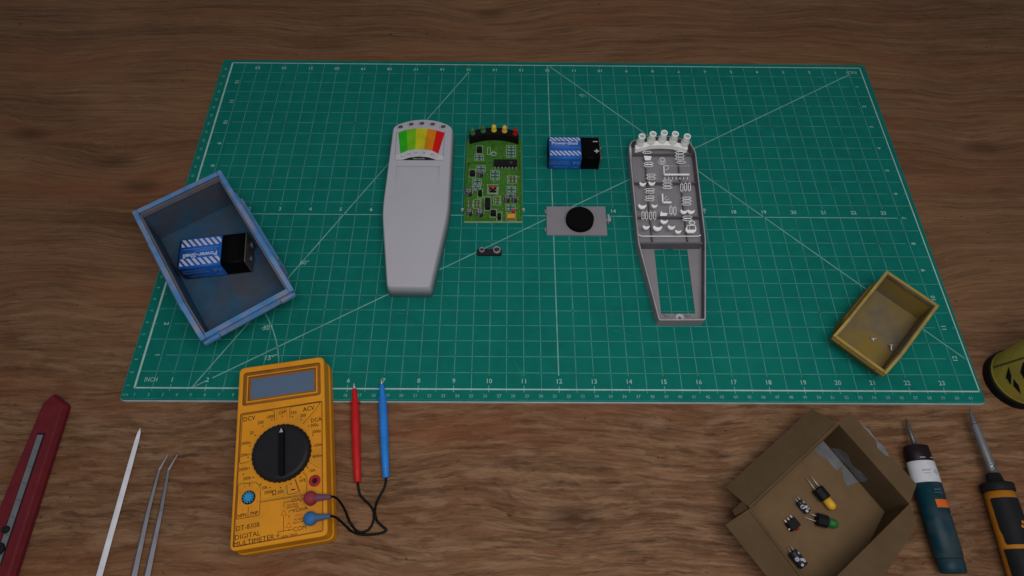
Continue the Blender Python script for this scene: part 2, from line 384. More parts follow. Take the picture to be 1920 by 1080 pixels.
# coloured scale
lab = MB(); zl = Hc+.002
A = [U(740.5, 252, Hc), U(841, 252, Hc), U(840, 300.5, Hc), U(740.5, 300.5, Hc)]
lab.bar(U(744, 246, zl), U(741, 290, zl), .012, z=zl, mi=7); lab.bar(U(833.5, 246, zl), U(831.5, 293, zl), .012, z=zl, mi=7)
lab.bar(U(741, 300, zl), U(830.5, 300.5, zl), .012, z=zl, mi=7); lab.bar(U(741, 290, zl), U(740.6, 300, zl), .01, z=zl, mi=7)
T_ = [(746.6, 248.2), (762.5, 243.0), (780.3, 240.2), (801.2, 241.2), (818.8, 244.2), (834.0, 249.0)]
B_ = [(750.6, 288.2), (764.2, 282.2), (778.9, 279.8), (795.0, 279.8), (810.2, 282.2), (821.8, 288.4)]
for k in range(5): lab.poly([U(*B_[k], zl), U(*B_[k+1], zl), U(*T_[k+1], zl), U(*T_[k], zl)], zl, k)
# white crescent with its numbers
up_ = [(741, 291), (750, 288.5), (764, 283), (779, 280.6), (795, 280.6), (810, 283), (822, 289), (831, 294)]
lw = [(830.5, 299.8), (818, 299.8), (803, 294.5), (785, 293), (768, 295), (754, 299.6), (741, 299.6)]
lab.poly([U(*p, zl) for p in up_+lw], zl, 5)
lab.poly([U(*p, zl) for p in [(753, 300), (768, 295.4), (785, 293.4), (803, 294.9), (818, 300)]][::-1], zl, 6)
for tx, px, py, r_ in (('0', 753, 293.5, .35), ('1.5', 766, 289, .2), ('2.5', 779.5, 286.3, .05), ('10', 794.5, 286.5, -.1), ('20+', 810, 289.6, -.25)):
    q = U(px, py, zl); lab.text(tx, q.x, q.y, zl+.002, .085, r_, 7, bold=.02)
q = U(785, 297.6, zl); lab.text('MILLIGAUSS', q.x, q.y, zl+.002, .075, 0, 8, bold=.03)
lab.build('scale_label', [M('scale_green', (.02, .34, .01), .6), M('scale_lime', (.14, .38, .008), .6), M('scale_yellow', (.44, .42, .008), .6), M('scale_orange', (.55, .17, .006), .6),
    M('scale_red', (.55, .006, .006), .6), M('label_white', (.46, .45, .48), .6), BLACKP, M('ink_grey', (.12, .12, .13), .6), M('ink_light', (.30, .30, .32), .6)], case)

# ------------------------------------------------------------------ circuit board and its see-through twin
def q3(x, y): return (860+x/5.146, 220+y/5.146)
PCB_G = M('board_green', (.044, .142, .018), .45, .35, var=.2, scale=6)
PCB_D = M('board_trace', (.032, .105, .010), .5, .3)
SILK = M('silkscreen_print', (.36, .43, .32), .6, var=.2, scale=8)
bz = .09
P0, P1, P2, P3 = U(*q3(45, 1003), bz), U(*q3(616, 1003), bz), U(*q3(607, 205), bz), U(*q3(78, 205), bz)
pcb = thing('circuit_board', 'green circuit board with black chips and five coloured lamps beside pale meter shell', 'circuit board', 10, 7.7, 0)
pout = rnd([P0, P1, P2, P3], .05)
hole = U(*q3(337, 350), bz)
m = MB(); m.prism(pout, [(0, .004), (0, bz)], 0, holes=[circ(hole, .075)[::-1]], ms=[1, 0], cap0=False); m.wall(circ(hole, .075), .03, bz, 1)
m.build('board', [PCB_G, M('board_edge', (.42, .47, .28), .6)], pcb)
m = MB(); m.ring(hole, .075, .10, bz, bz+.004); m.build('hole_ring', SILK, pcb)
tr = MB(); zt = bz+.0015
def tline(pts, w=.03, mi=0):
    for a, b in zip(pts, pts[1:]): tr.bar(U(*q3(*a), zt), U(*q3(*b), zt), w, z=zt+.0005*mi, mi=mi)
tline([(90, 440), (335, 440)], .10); tline([(95, 440), (80, 560), (72, 640)], .05); tline([(330, 260), (330, 310)], .09)
tline([(585, 250), (592, 620), (600, 950)], .05); tline([(60, 990), (600, 990)], .03); tline([(395, 660), (470, 650), (575, 655)], .02)
tline([(80, 380), (160, 382), (165, 330)], .016); tline([(250, 540), (300, 560), (300, 640)], .016); tline([(240, 850), (240, 960), (300, 985)], .02)
tline([(380, 640), (380, 720), (430, 760), (430, 860)], .02); tline([(400, 270), (430, 300), (430, 400)], .016); tline([(560, 250), (575, 330), (572, 440)], .016)
tline([(70, 640), (66, 930)], .02); tline([(395, 880), (440, 900), (440, 960)], .016); tline([(255, 370), (290, 400), (330, 405)], .012, 0)
random.seed(3)
for k in range(60):
    a = Vector((random.uniform(75, 590), random.uniform(270, 980))); d = random.choice([(1, 0), (0, 1), (.7, .7), (.7, -.7)]); l = random.uniform(15, 70)
    tline([a, (a.x+d[0]*l, a.y+d[1]*l)], .010)
for k in range(90):
    q = U(*q3(random.uniform(75, 595), random.uniform(275, 985)), zt); tr.disc(q, .012, zt+.002, 8, 1)
tr.build('copper_traces', [PCB_D, SILK], pcb)
RES = [(505, 288), (505, 316), (505, 345), (505, 373), (198, 375), (198, 403), (215, 482), (215, 508), (352, 527), (350, 558), (350, 590), (178, 607), (178, 635), (163, 668), (180, 690),
       (508, 682), (508, 712), (500, 742), (500, 852), (500, 880)]
VRES = [(135, 835, 0), (175, 835, 0), (205, 835, 0), (357, 805, 0), (391, 805, 0), (93, 835, 1), (484, 597, 0), (518, 597, 1), (552, 597, 1)]
CAPS = [(210, 535, 25), (97, 718, 31), (102, 910, 27), (204, 915, 33), (466, 778, 27), (538, 778, 27)]
TRANS = [(201, 312, 26, 34), (133, 540, 26, 34), (207, 730, 17, 42), (334, 922, 26, 34), (392, 955, 15, 40)]
sk = MB(); zs = bz+.004
def srect(px, py, hw, hh, t=.014):
    a, b, c, d = [U(*q3(px+sx*hw, py+sy*hh), zs) for sx, sy in ((-1, 1), (1, 1), (1, -1), (-1, -1))]
    for p, q in ((a, b), (b, c), (c, d), (d, a)): sk.bar(p, q, t, z=zs)
for cx, cy, hw, hh in ((505, 330, 45, 58), (198, 389, 42, 30), (215, 495, 42, 30), (350, 558, 42, 47), (178, 620, 42, 28), (172, 680, 40, 26), (508, 697, 42, 32), (500, 866, 45, 30),
    (330, 695, 50, 45), (505, 955, 46, 38), (372, 805, 34, 42), (180, 835, 35, 44), (515, 600, 45, 36), (280, 832, 32, 66), (334, 925, 31, 38), (201, 312, 31, 38), (133, 540, 31, 38), (392, 960, 24, 46), (292, 326, 14, 34), (207, 735, 26, 44)): srect(cx, cy, hw, hh)
for cx, cy, r_ in CAPS:
    c = U(*q3(cx, cy+6), zs); R_ = r_/5.146/54
    sk.ring(c, R_+.012, R_+.026, zs-.002, zs, 20)
sk.build('silkscreen', SILK, pcb)
RB = M('resistor_blue', (.20, .30, .35), .55, var=.1); RE = M('resistor_band', (.04, .05, .10), .55); BEI = M('beige_part', (.25, .24, .20), .6); TIN = M('tinned_wire', (.36, .36, .35), .4, .5, .4)
for cx, cy in RES:
    c = U(*q3(cx, cy), bz+.05); m = MB()
    a = Vector((c.x-.115, c.y, bz+.04)); b = a+Vector((.23, 0, 0))
    m.lathe(a, b, [(0, .02), (.01, .032), (.05, .034), (.055, .026), (.09, .026), (.1, .026), (.105, .026), (.14, .026), (.175, .026), (.18, .034), (.22, .032), (.23, .02)], 10, 0, ms=[0, 0, 0, 0, 1, 0, 1, 0, 1, 0, 0])
    for s_ in (0, 1): m.box((a if not s_ else b).x-(.05 if not s_ else 0), (a if not s_ else b).x+(.05 if s_ else 0), c.y-.006, c.y+.006, bz+.03, bz+.045, 2)
    m.build('resistor', [RB, RE, TIN], pcb)
for cx, cy, kd in VRES:
    c = U(*q3(cx, cy), bz+.05); m = MB(); a = Vector((c.x, c.y-.10, bz+.04)); b = a+Vector((0, .20, 0))
    m.lathe(a, b, [(0, .02), (.015, .03), (.09, .03), (.12, .03), (.185, .03), (.20, .02)], 10, 0, ms=[0, 0, 1, 0, 0])
    m.box(c.x-.006, c.x+.006, a.y-.05, a.y, bz+.03, bz+.045, 2); m.box(c.x-.006, c.x+.006, b.y, b.y+.05, bz+.03, bz+.045, 2)
    m.build('diode', [BEI, BLACKP if kd else M('dull_red_band', (.14, .06, .05), .6), TIN], pcb)
CAPM = [M('capacitor_sleeve', (.045, .043, .055), .4, .4), M('capacitor_top', (.24, .23, .26), .4, .4, .3), M('capacitor_stripe', (.20, .20, .22), .5)]
for cx, cy, r_ in CAPS:
    R_ = r_/5.146/56; c = U(*q3(cx, cy), bz+.13); m = MB()
    m.cyl(c, R_, bz, bz+.2, 20, 0, .015); m.disc(c, R_*.78, bz+.202, 18, 1)
    m.bar((c.x-R_*.7, c.y, 0), (c.x+R_*.7, c.y, 0), .018, z=bz+.204, mi=0); m.bar((c.x, c.y-R_*.7, 0), (c.x, c.y+R_*.7, 0), .018, z=bz+.2045, mi=0)
    for k in range(-3, 2):
        a1, a2 = -1.9+k*.12, -1.9+(k+1)*.12; rr = R_+.002
        m.quad([(c.x+rr*math.cos(a1), c.y+rr*math.sin(a1), bz+.01), (c.x+rr*math.cos(a2), c.y+rr*math.sin(a2), bz+.01), (c.x+rr*math.cos(a2), c.y+rr*math.sin(a2), bz+.18), (c.x+rr*math.cos(a1), c.y+rr*math.sin(a1), bz+.18)], 2)
    m.build('capacitor', CAPM, pcb)
for cx, cy, hw, hh in TRANS:
    c = U(*q3(cx, cy+3), bz+.08); w = hw/5.146/56; m = MB()
    o_ = rnd([(c.x-w, c.y-.07), (c.x+w, c.y-.07), (c.x+w, c.y+.04), (c.x+w*.5, c.y+.08), (c.x-w*.5, c.y+.08), (c.x-w, c.y+.04)], .015, 3)
    m.prism(o_, [(0, bz), (0, bz+.17), (.012, bz+.182)]); m.build('transistor', BLACKP, pcb)
c = U(*q3(280, 835), bz+.08); m = MB(); m.prism(rnd(rect(c.x-.085, c.x+.085, c.y-.2, c.y+.2), .05), [(0, bz), (0, bz+.15), (.02, bz+.17)]); m.build('relay_block', BLACKP, pcb)
# chip
c0 = U(*q3(340, 470), bz+.1); c1 = U(*q3(565, 410), bz+.12); m = MB()
m.prism(rect(c0.x, c1.x, c0.y+.0, c1.y+.02), [(0, bz+.03), (0, bz+.10), (.012, bz+.13)]); ic = m.build('integrated_circuit', BLACKP, pcb)
m = MB(); cx_ = (c0.x+c1.x)/2+.17
for dy in (.03, -.02): m.text('4011' if dy > 0 else 'CN', cx_+.02, (c0.y+c1.y)/2+dy, bz+.132, .05, 0)
m.build('chip_marking', M('chip_ink', (.2, .2, .2), .6), ic)
for k in range(7):
    x = U(*q3(350+k*34, 490), bz+.02).x; m = MB()
    m.box(x-.022, x+.022, c0.y-.05, c0.y, bz+.045, bz+.06); m.box(x-.022, x+.022, c0.y-.06, c0.y-.045, bz+.004, bz+.06); m.build('pin', TIN, ic)
    m = MB(); m.box(x-.022, x+.022, c1.y+.02, c1.y+.06, bz+.02, bz+.05); m.build('pin', TIN, ic)
c = U(*q3(330, 695), bz+.06); m = MB(); m.box(c.x-.16, c.x+.16, c.y-.14, c.y+.14, bz, bz+.02, 0); m.box(c.x-.115, c.x+.115, c.y-.11, c.y+.11, bz+.02, bz+.12, 1)
bt = m.build('push_switch', [M('switch_pad', (.26, .27, .20), .6), BLACKP], pcb, bevel=.008)
for sx in (-1, 1):
    for sy in (-1, 1): m = MB(); m.disc((c.x+sx*.085, c.y+sy*.08), .016, bz+.1215, 10); m.build('rivet', TIN, bt)
m = MB(); m.cyl(c, .06, bz+.12, bz+.2, 18, 0, .01); m.build('red_plunger', M('red_plastic', (.42, .035, .025), .5), bt)
c = U(*q3(505, 958), bz+.07); m = MB(); m.prism(rnd(rect(c.x-.14, c.x+.14, c.y-.08, c.y+.09), .03), [(0, bz), (0, bz+.12), (.03, bz+.155)], sm=True); m.build('film_capacitor', M('ochre_plastic', (.52, .26, .03), .45), pcb)
c = U(*q3(530, 900), bz+.07); m = MB(); m.lathe((c.x, c.y, bz), (c.x, c.y, bz+.2), [(0, .05), (.07, .06), (.11, .05), (.14, .02)], 14); m.build('disc_part', MATS['red_plastic'], pcb)
for sx in (40, 622):
    c = U(*q3(sx, 885), .06); m = MB(); m.box(c.x-.05, c.x+.05, c.y-.04, c.y+.04, .0, .06); m.build('board_clip', M('clip_pale', (.3, .36, .32), .6), pcb)
# lamp holder + lamps
def holder_outline(pts): return pts
def holder(P, zb, h, dep):
    """curved bar through the points P (centre line)"""
    lo_ = [Vector((p.x, p.y-dep/2)) for p in P]; hi_ = [Vector((p.x, p.y+dep/2)) for p in P]
    return rnd(lo_+hi_[::-1], .05, 4)
LX = [(137, 165), (238, 143), (341, 135), (443, 143), (546, 168)]
LC = [U(*q3(x, y), .34) for x, y in LX]
LC = [Vector((p.x, p.y-.03, 0)) for p in LC]
ctr = [LC[0]+Vector((-.12, -.06, 0))]+LC+[LC[4]+Vector((.12, -.06, 0))]
m = MB(); m.prism(holder(ctr, 0, 0, .30), [(0, bz), (0, .40), (.02, .425)], sm=False); hb = m.build('lamp_holder', M('soft_black_rubber', (.006, .006, .006), .75, .2), pcb)
for c, (nm, cc) in zip(LC, (('dark green', (.045, .13, .045)), ('dark green', (.05, .135, .05)), ('yellow', (.55, .42, .035)), ('amber', (.60, .33, .06)), ('red', (.30, .008, .008)))):
    m = MB(); r_ = .084
    m.lathe((c.x, c.y, .40), (c.x, c.y, 1), [(0, r_+.012), (.05, r_+.012), (.055, r_), (.20, r_)]+[(.20+r_*math.sin(a), r_*math.cos(a)) for a in (.3, .6, .9, 1.2, 1.45, 1.56)], 18)
    o_ = m.build('lamp', M('lamp_'+nm.replace(' ', '_'), cc, .3, .5), pcb); o_['label'] = nm+' indicator lamp'

# ------------------------------------------------------------------ 9 volt batteries
BLUE = M('battery_blue', (.014, .105, .42), .4, .4, var=.06); BW = M('battery_white', (.44, .45, .58), .45); BB = M('battery_black', (.0025, .0025, .003), .5, .12)
def battery(name, label, cx, cy, z, rot, s, flip):
    o = thing(name, label, 'battery', cx, cy, z, rot, '9 volt batteries'); R = ROOTM[o.name] @ Matrix.Scale(s, 4)
    Lh, Wh, H = .88, .475, .60
    def xf(mb): mb.v = [R @ v for v in mb.v]
    def body(xa, xb):
        mb = MB(); yz = rnd(rect(-Wh, Wh, 0, H), .07, 4)
        mb.rings([[Vector((x, p.x, p.y)) for p in yz] for x in (xa, xb)], sm=True); return mb
    m = body(-Lh+.03, .24); xf(m); jk = m.build('label_jacket', BLUE, o)
    for x0_, x1_, d, nm in ((-Lh, -Lh+.03, .01, 'bottom_cap'), (.24, Lh-.02, .0, 'black_casing')):
        m = MB(); yz = rnd(rect(-Wh+d, Wh-d, d, H-d), .07, 4); m.rings([[Vector((x, p.x, p.y)) for p in yz] for x in (x0_, x1_)], sm=True)
        xf(m); m.build(nm, BB, o)
    m = MB(); yz = rnd(rect(-Wh-.005, Wh+.005, -.0, H+.005), .07, 4); m.rings([[Vector((x, p.x, p.y)) for p in yz] for x in (Lh-.02, Lh+.01)], sm=True); xf(m)
    m.build('crimped_rim', M('dull_steel', (.12, .115, .11), .45, .5, .5), o)
    for k, yy in enumerate((.22, -.22)):
        m = MB(); rr = .11 if k == 0 else .085
        m.lathe((Lh+.01, yy, H/2), (Lh+.3, yy, H/2), [(0, rr*.7), (.03, rr*.7), (.035, rr), (.08, rr), (.085, rr*.7)], 16 if k else 6); xf(m); m.build('terminal', M('terminal_metal', (.16, .13, .13), .45, .5, .5), o)
    m = MB(); zt = H+.0025; f = -1 if flip else 1
    def stripes(ya, yb):
        n = 7; xa, xb = -Lh+.06, .22; st = (xb-xa)/n*1.0; sl = .17
        for k in range(-1, n+1):
            P = [(xa+k*st, yb), (xa+k*st+st*.55, yb), (xa+k*st+st*.55+sl, ya), (xa+k*st+sl, ya)]
            # clip to the label
            def clip(P, xl, side):
                Q = []
                for i in range(len(P)):
                    a, b = P[i-1], P[i]; ia = (a[0]-xl)*side >= 0; ib = (b[0]-xl)*side >= 0
                    if ia != ib: t_ = (xl-a[0])/(b[0]-a[0]); Q.append((xl, a[1]+(b[1]-a[1])*t_))
                    if ib: Q.append(b)
                return Q
            P = clip(clip(P, xa, 1), xb, -1)
            if len(P) >= 3: m.poly([(p[0], p[1], zt) for p in P], zt, 0)
    if not flip:
        stripes(.27, .43); stripes(-.36, -.16)
        m.text('Power-Shell', -.31, .175, zt, .185, 0, 0, bold=.03, wide=1.0); m.text('9V ALKALINE BATTERY', -.46, .06, zt, .075, 0, 1, wide=.8); m.bar((-.78, 0, 0), (.2, 0, 0), .012, z=zt, mi=1)
        m.bar((.66, .26, 0), (.82, .26, 0), .04, z=zt, mi=2); m.bar((.68, -.16, 0), (.84, -.16, 0), .045, z=zt, mi=2); m.bar((.76, -.24, 0), (.76, -.08, 0), .045, z=zt+.001, mi=2)
    else:
        stripes(.18, .41); stripes(-.42, -.2)
        m.text('Power-Shell', -.31, -.10, zt, .185, PI, 0, bold=.03, wide=1.0); m.text('9V ALKALINE BATTERY', -.18, .04, zt, .07, PI, 1, wide=.8)
        m.bar((-.76, .10, 0), (.17, .10, 0), .012, z=zt, mi=1)
        # nothing on the black end
    # small print on the near long side
    X = Matrix.Translation((0, -Wh-.0025, 0)) @ Matrix.Rotation(PI/2, 4, 'X')
    m.text('LONG LASTING', 0, 0, 0, .09, mi=1, T=X @ Matrix.Translation((-.5, .42, 0)))
    m.text('PREMIUM POWER', 0, 0, 0, .09, mi=1, T=X @ Matrix.Translation((-.48, .31, 0)))
    m.text('MADE TO LAST', 0, 0, 0, .07, mi=1, T=X @ Matrix.Translation((-.46, .14, 0)))
    m.text('9V', 0, 0, 0, .24, mi=1, T=X @ Matrix.Translation((.08, .34, 0))); m.text('6LR61', 0, 0, 0, .08, mi=1, T=X @ Matrix.Translation((.07, .12, 0)))
    xf(m); m.build('printed_lettering', [BW, M('battery_small_print', (.16, .24, .55), .5), M('battery_sign', (.4, .4, .42), .5)], o)
    return o
battery('nine_volt_battery', 'blue and black nine volt battery lying flat on the green mat', 12.75, 8.42, 0, 0, 1.0, False)
battery('nine_volt_battery', 'blue and black nine volt battery lying inside the blue bin', 1.56, 4.11, .1, .143, 1.13, True)

# ------------------------------------------------------------------ battery door, snap
dr = thing('battery_door', 'flat grey battery door plate with round black foam pad, lying on the mat', 'battery cover', 12.8, 5.75, 0)
m = MB(); pl = [U(1025, 440, .07), U(1139, 441, .07), U(1135, 387, .07), U(1024.5, 387, .07)]
m.prism(rnd(pl, .015, 2), [(0, 0), (0, .062), (.008, .07)]); m.build('plate', M('grey_plate', (.21, .20, .22), .55, var=.03), dr)
m = MB(); m.cyl((12.86, 5.76), .455, .07, .27, 40, 0, .03, r1=.45); m.build('foam_pad', M('black_foam', (.004, .004, .004), .9, .1, bump=.5, bscale=60), dr)
for py in (396, 430): m = MB(); q = U(1024, py, .05); m.box(q.x-.045, q.x, q.y-.06, q.y+.06, .0, .05); m.build('hinge_tab', MATS['grey_plate'], dr)
m = MB(); q = U(1136, 411, .07); m.box(q.x, q.x+.05, q.y-.08, q.y+.06, .02, .06); m.box(q.x+.05, q.x+.11, q.y-.13, q.y+.14, .0, .16); m.box(q.x+.11, q.x+.15, q.y-.13, q.y+.02, .12, .16); m.build('latch', M('latch_pale', (.3, .28, .30), .5), dr, bevel=.008)

sn = thing('battery_snap', 'small black two-ring battery snap connector on the mat below the circuit board', 'battery connector', 9.93, 4.5, 0)
a = U(894, 480, 0); b = U(941, 466, .12)
m = MB(); m.prism(rnd(rect(a.x, b.x, a.y, b.y), .07, 4), [(0, 0), (0, .09), (.015, .105)]); m.build('strap', M('black_vinyl', (.016, .015, .017), .55), sn)
for px, py, r_ in ((903.5, 468, .085), (931.5, 468, .12)):
    c = U(px, py, .15); m = MB(); m.ring(c, r_*.72, r_, .105, .175); m.disc(c, r_*.74, .135, 20, 1)
    m.build('snap_ring', [M('snap_metal', (.32, .31, .32), .45, .5, .4), M('snap_dark', (.035, .033, .035), .5)], sn)

# ------------------------------------------------------------------ back case
BK = M('grey_inner_plastic', (.225, .212, .23), .55, .3, var=.04, scale=1.5)
hz = .38
bc = thing('back_case', 'open grey back shell of the meter with empty battery window, right of the battery', 'meter case', 15.7, 5.4, 0)
bp_px = [(1232.5, 606.5), (1320, 606), (1321.5, 452), (1301, 290), (1292, 262), (1240, 252), (1184, 263), (1179, 275), (1196.5, 455)]
bo = [U(x, y, hz if y < 500 else .16) for x, y in bp_px]
bo[2] = U(1321.5, 452, hz*.6); bo[3] = U(1303, 290, hz*.6)
bo = rnd(bo, [.08, .08, .1, .1, .12, .5, .12, .1, .1], 4)
win = [U(x, y, .04) for x, y in [(1226.5, 468), (1251, 467), (1251, 460.5), (1262, 460.5), (1262, 467.5), (1288.5, 467.5), (1303.5, 588), (1239.5, 588.5)]]
m = MB()
fl = inset(bo, .05)
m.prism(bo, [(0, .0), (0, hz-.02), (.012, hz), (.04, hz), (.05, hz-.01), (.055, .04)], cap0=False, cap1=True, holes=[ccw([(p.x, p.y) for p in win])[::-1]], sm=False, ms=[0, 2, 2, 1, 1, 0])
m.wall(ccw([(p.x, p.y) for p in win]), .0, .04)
m.build('tray', [BK, M('grey_wall_plastic', (.13, .12, .135), .6), M('rim_plastic', (.34, .32, .34), .5)], bc)  # same plastic throughout: inner walls darkened as shade, rim lightened as a highlight
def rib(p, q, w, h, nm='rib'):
    m = MB(); a = U(*p, .1); b = U(*q, .1); m.bar((a.x, a.y, .04), (b.x, b.y, .04), w, h-.04); return m.build(nm, M('grey_rib', (.12, .11, .125), .6), bc)  # tray plastic again, shade put into a darker rib colour
rib((1184, 291), (1304, 291), .04, .17); rib((1188, 345), (1311, 345), .04, .19); rib((1193, 409), (1315, 409), .04, .19)
a = U(1198, 455, hz); b = U(1319, 455, hz)
m = MB(); m.bar((a.x+.03, a.y, .04), (b.x-.03, b.y, .04), .05, hz-.05); m.build('divider_wall', MATS['grey_rib'], bc)
for (p, q) in (((1209, 294), (1213, 342)), ((1214, 348), (1218, 406)), ((1219, 412), (1223, 452)), ((1270, 294), (1276, 342)), ((1277, 348), (1283, 406)), ((1284, 412), (1289, 452))): rib(p, q, .04, .15)
for px, py, r_, hh in ((1241, 302, .12, .17), (1273, 598, .13, .2)):
    c = U(px, py, hh*.4); m = MB(); m.ring(c, r_*.38, r_, .04, hh); m.ring(c, r_*.9, r_*1.25, .04, .07); m.disc(c, r_*.4, .08, 16, 1); m.build('screw_post', [M('post_plastic', (.46, .44, .47), .5), BLACKP], bc)
for px in (1249, 1289):
    q = U(px, 590.5, .04); m = MB(); m.box(q.x-.07, q.x+.07, q.y-.045, q.y+.01, .04, .09); m.box(q.x-.025, q.x+.025, q.y-.07, q.y-.045, .04, .08); m.build('catch', BK, bc)

# the glowing preview ghost of the board in the tray
def g5(x, y): return (1160+x/4.694, 230+y/4.694)
GH = M('clear_pale_plastic', (.95, .95, .93), .4, .3, var=.06); GH.node_tree.nodes['Principled BSDF'].inputs['Transmission Weight'].default_value = .15  # bright white stands for the glow of the preview ghost board
GL = M('clear_lamp_plastic', (.85, .88, .84), .3, .5, alpha=.5)  # half-transparent white for the ghost's glowing lamp tubes
GW = M('pale_outline', (.88, .89, .87), .5)
gz = .30
gb = thing('clear_circuit_board', 'pale see-through outline circuit board with five clear tubes, lying inside the grey shell', 'circuit board', 15.7, 7.2, .2)
m = MB()
bl = [g5(105, 195), g5(112, 420), g5(140, 700), g5(166, 960), g5(178, 988), g5(200, 1000), g5(700, 1000), g5(722, 990)]
pts = [U(x, y, gz) for x, y in bl]
for p, q in zip(pts, pts[1:]): m.bar(p, q, .022, h=.012, z=gz)
m.build('board_outline', GW, gb)
LG = [(165, 205), (268, 178), (370, 172), (470, 180), (580, 205)]
TP = [(206, 112), (303, 92), (402, 82), (500, 92), (605, 113)]
LCg = [U(*g5(x, y), gz+.20) for x, y in LG]
ctr = [U(*g5(140, 235), gz+.05)]+[Vector((p.x, p.y-.02, 0)) for p in [U(*g5(x, y), gz+.1) for x, y in ((180, 215), (270, 190), (370, 185), (470, 190), (560, 215))]]+[U(*g5(600, 235), gz+.05)]
m = MB(); m.prism(holder(ctr, 0, 0, .20), [(0, gz-.02), (0, gz+.17), (.02, gz+.19)]); m.build('lamp_holder', GH, gb)
for a, b in zip(LG, TP):
    top = U(*g5(*b), gz+.62); base = Vector((top.x, top.y-.02, gz+.15))
    m = MB()
    m.ring(base, .105, .14, gz+.15, gz+.36, 20); m.ring(base, .09, .112, gz+.3, gz+.60, 20)
    lp = m.build('clear_lamp', GL, gb); m = MB(); m.ring(base, .082, .118, gz+.585, gz+.625, 20); m.build('lamp_rim', GH, lp)
def gmap(x, y):    # position of a part of the green board on the pale board
    u = (x-45-(1003-y)*.04)/(571-(1003-y)*.045); v = (1003-y)/798
    xl = 166+(105-166)*v; xr = 727+(640-727)*v
    return (xl+(xr-xl)*u, 1000+(205-1000)*(v**.96))
def gline(mb, p, q, w=.014, h=.01): mb.bar(U(*g5(*p), gz), U(*g5(*q), gz), w, h=h, z=gz)
def grect(cx, cy, hw, hh, nm, w=.015):
    m = MB(); P = [(cx-hw, cy-hh), (cx+hw, cy-hh), (cx+hw, cy+hh), (cx-hw, cy+hh)]
    for k in range(4): gline(m, P[k-1], P[k], w)
    if hw > hh: gline(m, (cx-hw-14, cy), (cx-hw, cy), .01); gline(m, (cx+hw, cy), (cx+hw+14, cy), .01); gline(m, (cx-hw*.4, cy-hh), (cx-hw*.4, cy+hh), .008)
    else: gline(m, (cx, cy-hh-14), (cx, cy-hh), .01); gline(m, (cx, cy+hh), (cx, cy+hh+14), .01)
    m.build(nm, GW, gb)
for cx, cy in ((250, 262), (262, 358), (262, 380), (285, 462), (285, 490), (538, 265), (538, 292), (538, 320), (550, 350), (428, 515), (428, 543), (428, 572), (275, 590), (275, 612), (275, 655), (272, 680), (597, 665), (600, 690), (597, 718), (605, 832), (605, 855)):
    grect(cx, cy, 32, 9, 'resistor_outline')
for cx, cy in ((214, 818), (246, 818), (282, 820), (317, 818), (460, 772), (494, 778), (555, 572), (588, 565), (622, 565)): grect(cx, cy, 10, 30, 'diode_outline')
def crescent(cx, cy, r, nm):  # white sliver shaped as the lit side of a ghost part
    m = MB(); n = 12; P = []
    for k in range(n+1):
        a = PI+.1+(PI-.3)*k/n; P.append((cx+r*math.cos(a), cy-r*math.sin(a)*.95))
    for k in range(n, -1, -1):
        a = PI+.1+(PI-.3)*k/n; P.append((cx+r*.15+r*.85*math.cos(a), cy-r*.28-r*math.sin(a)*.5))
    W_ = [U(*g5(*p), gz) for p in P]; o_ = ccw([(p.x, p.y) for p in W_]); m.prism(o_, [(0, gz), (0, gz+.05)]); m.build(nm, GH, gb)
for cx, cy, r in ((210, 535, 30), (290, 530, 30), (205, 730, 37), (313, 730, 26), (572, 778, 32), (635, 778, 32), (398, 865, 33), (240, 915, 31), (340, 920, 40), (462, 915, 33), (522, 955, 28)): crescent(cx, cy, r, 'capacitor_edge')
m = MB(); m.poly([U(*g5(*p), gz+.02) for p in ((222, 290), (290, 296), (280, 330), (232, 332))][::-1], gz+.02); m.build('transistor_face', GH, gb)
m = MB(); m.poly([U(*g5(*p), gz+.02) for p in ((372, 775), (385, 792), (432, 796), (420, 820), (364, 822))][::-1], gz+.02); m.build('relay_face', GH, gb)
m = MB()
for p, q, w in (((396, 385), (400, 462), .03), ((400, 460), (620, 460), .06), ((396, 385), (430, 380), .012), ((430, 380), (440, 408), .01), ((440, 408), (410, 420), .01)): gline(m, p, q, w, .03)
for k in range(8): gline(m, (440+k*24, 382), (452+k*24, 382), .01)
for k in range(7): gline(m, (407+k*33, 482), (407+k*33, 500), .022); 
m.build('chip_outline', GH, gb)
m = MB(); gline(m, (384, 630), (388, 706), .045, .03); gline(m, (388, 705), (462, 705), .06, .03); m.build('switch_outline', GH, gb)
m = MB()
for k in range(10): a = k*.5; gline(m, (422+16*math.cos(a), 668+16*math.sin(a)), (422+16*math.cos(a+.5), 668+16*math.sin(a+.5)), .008)
m.build('plunger_outline', GW, gb)
m = MB(); o_ = [U(*g5(*p), gz) for p in ((590, 925), (600, 950), (670, 950), (680, 930), (678, 960), (660, 975), (605, 975), (586, 955))]; m.prism(ccw([(p.x, p.y) for p in o_]), [(0, gz), (0, gz+.05)]); m.build('film_part_edge', GH, gb)
grect(638, 925, 36, 20, 'film_part_outline', .016); grect(645, 882, 20, 14, 'disc_part_outline', .02)
c = U(1317, 395, .02); m = MB(); m.box(c.x-.0, c.x+.09, c.y-.05, c.y+.05, .004, .08); m.build('side_clip', M('clip_mist', (.2, .33, .30), .5), bc)

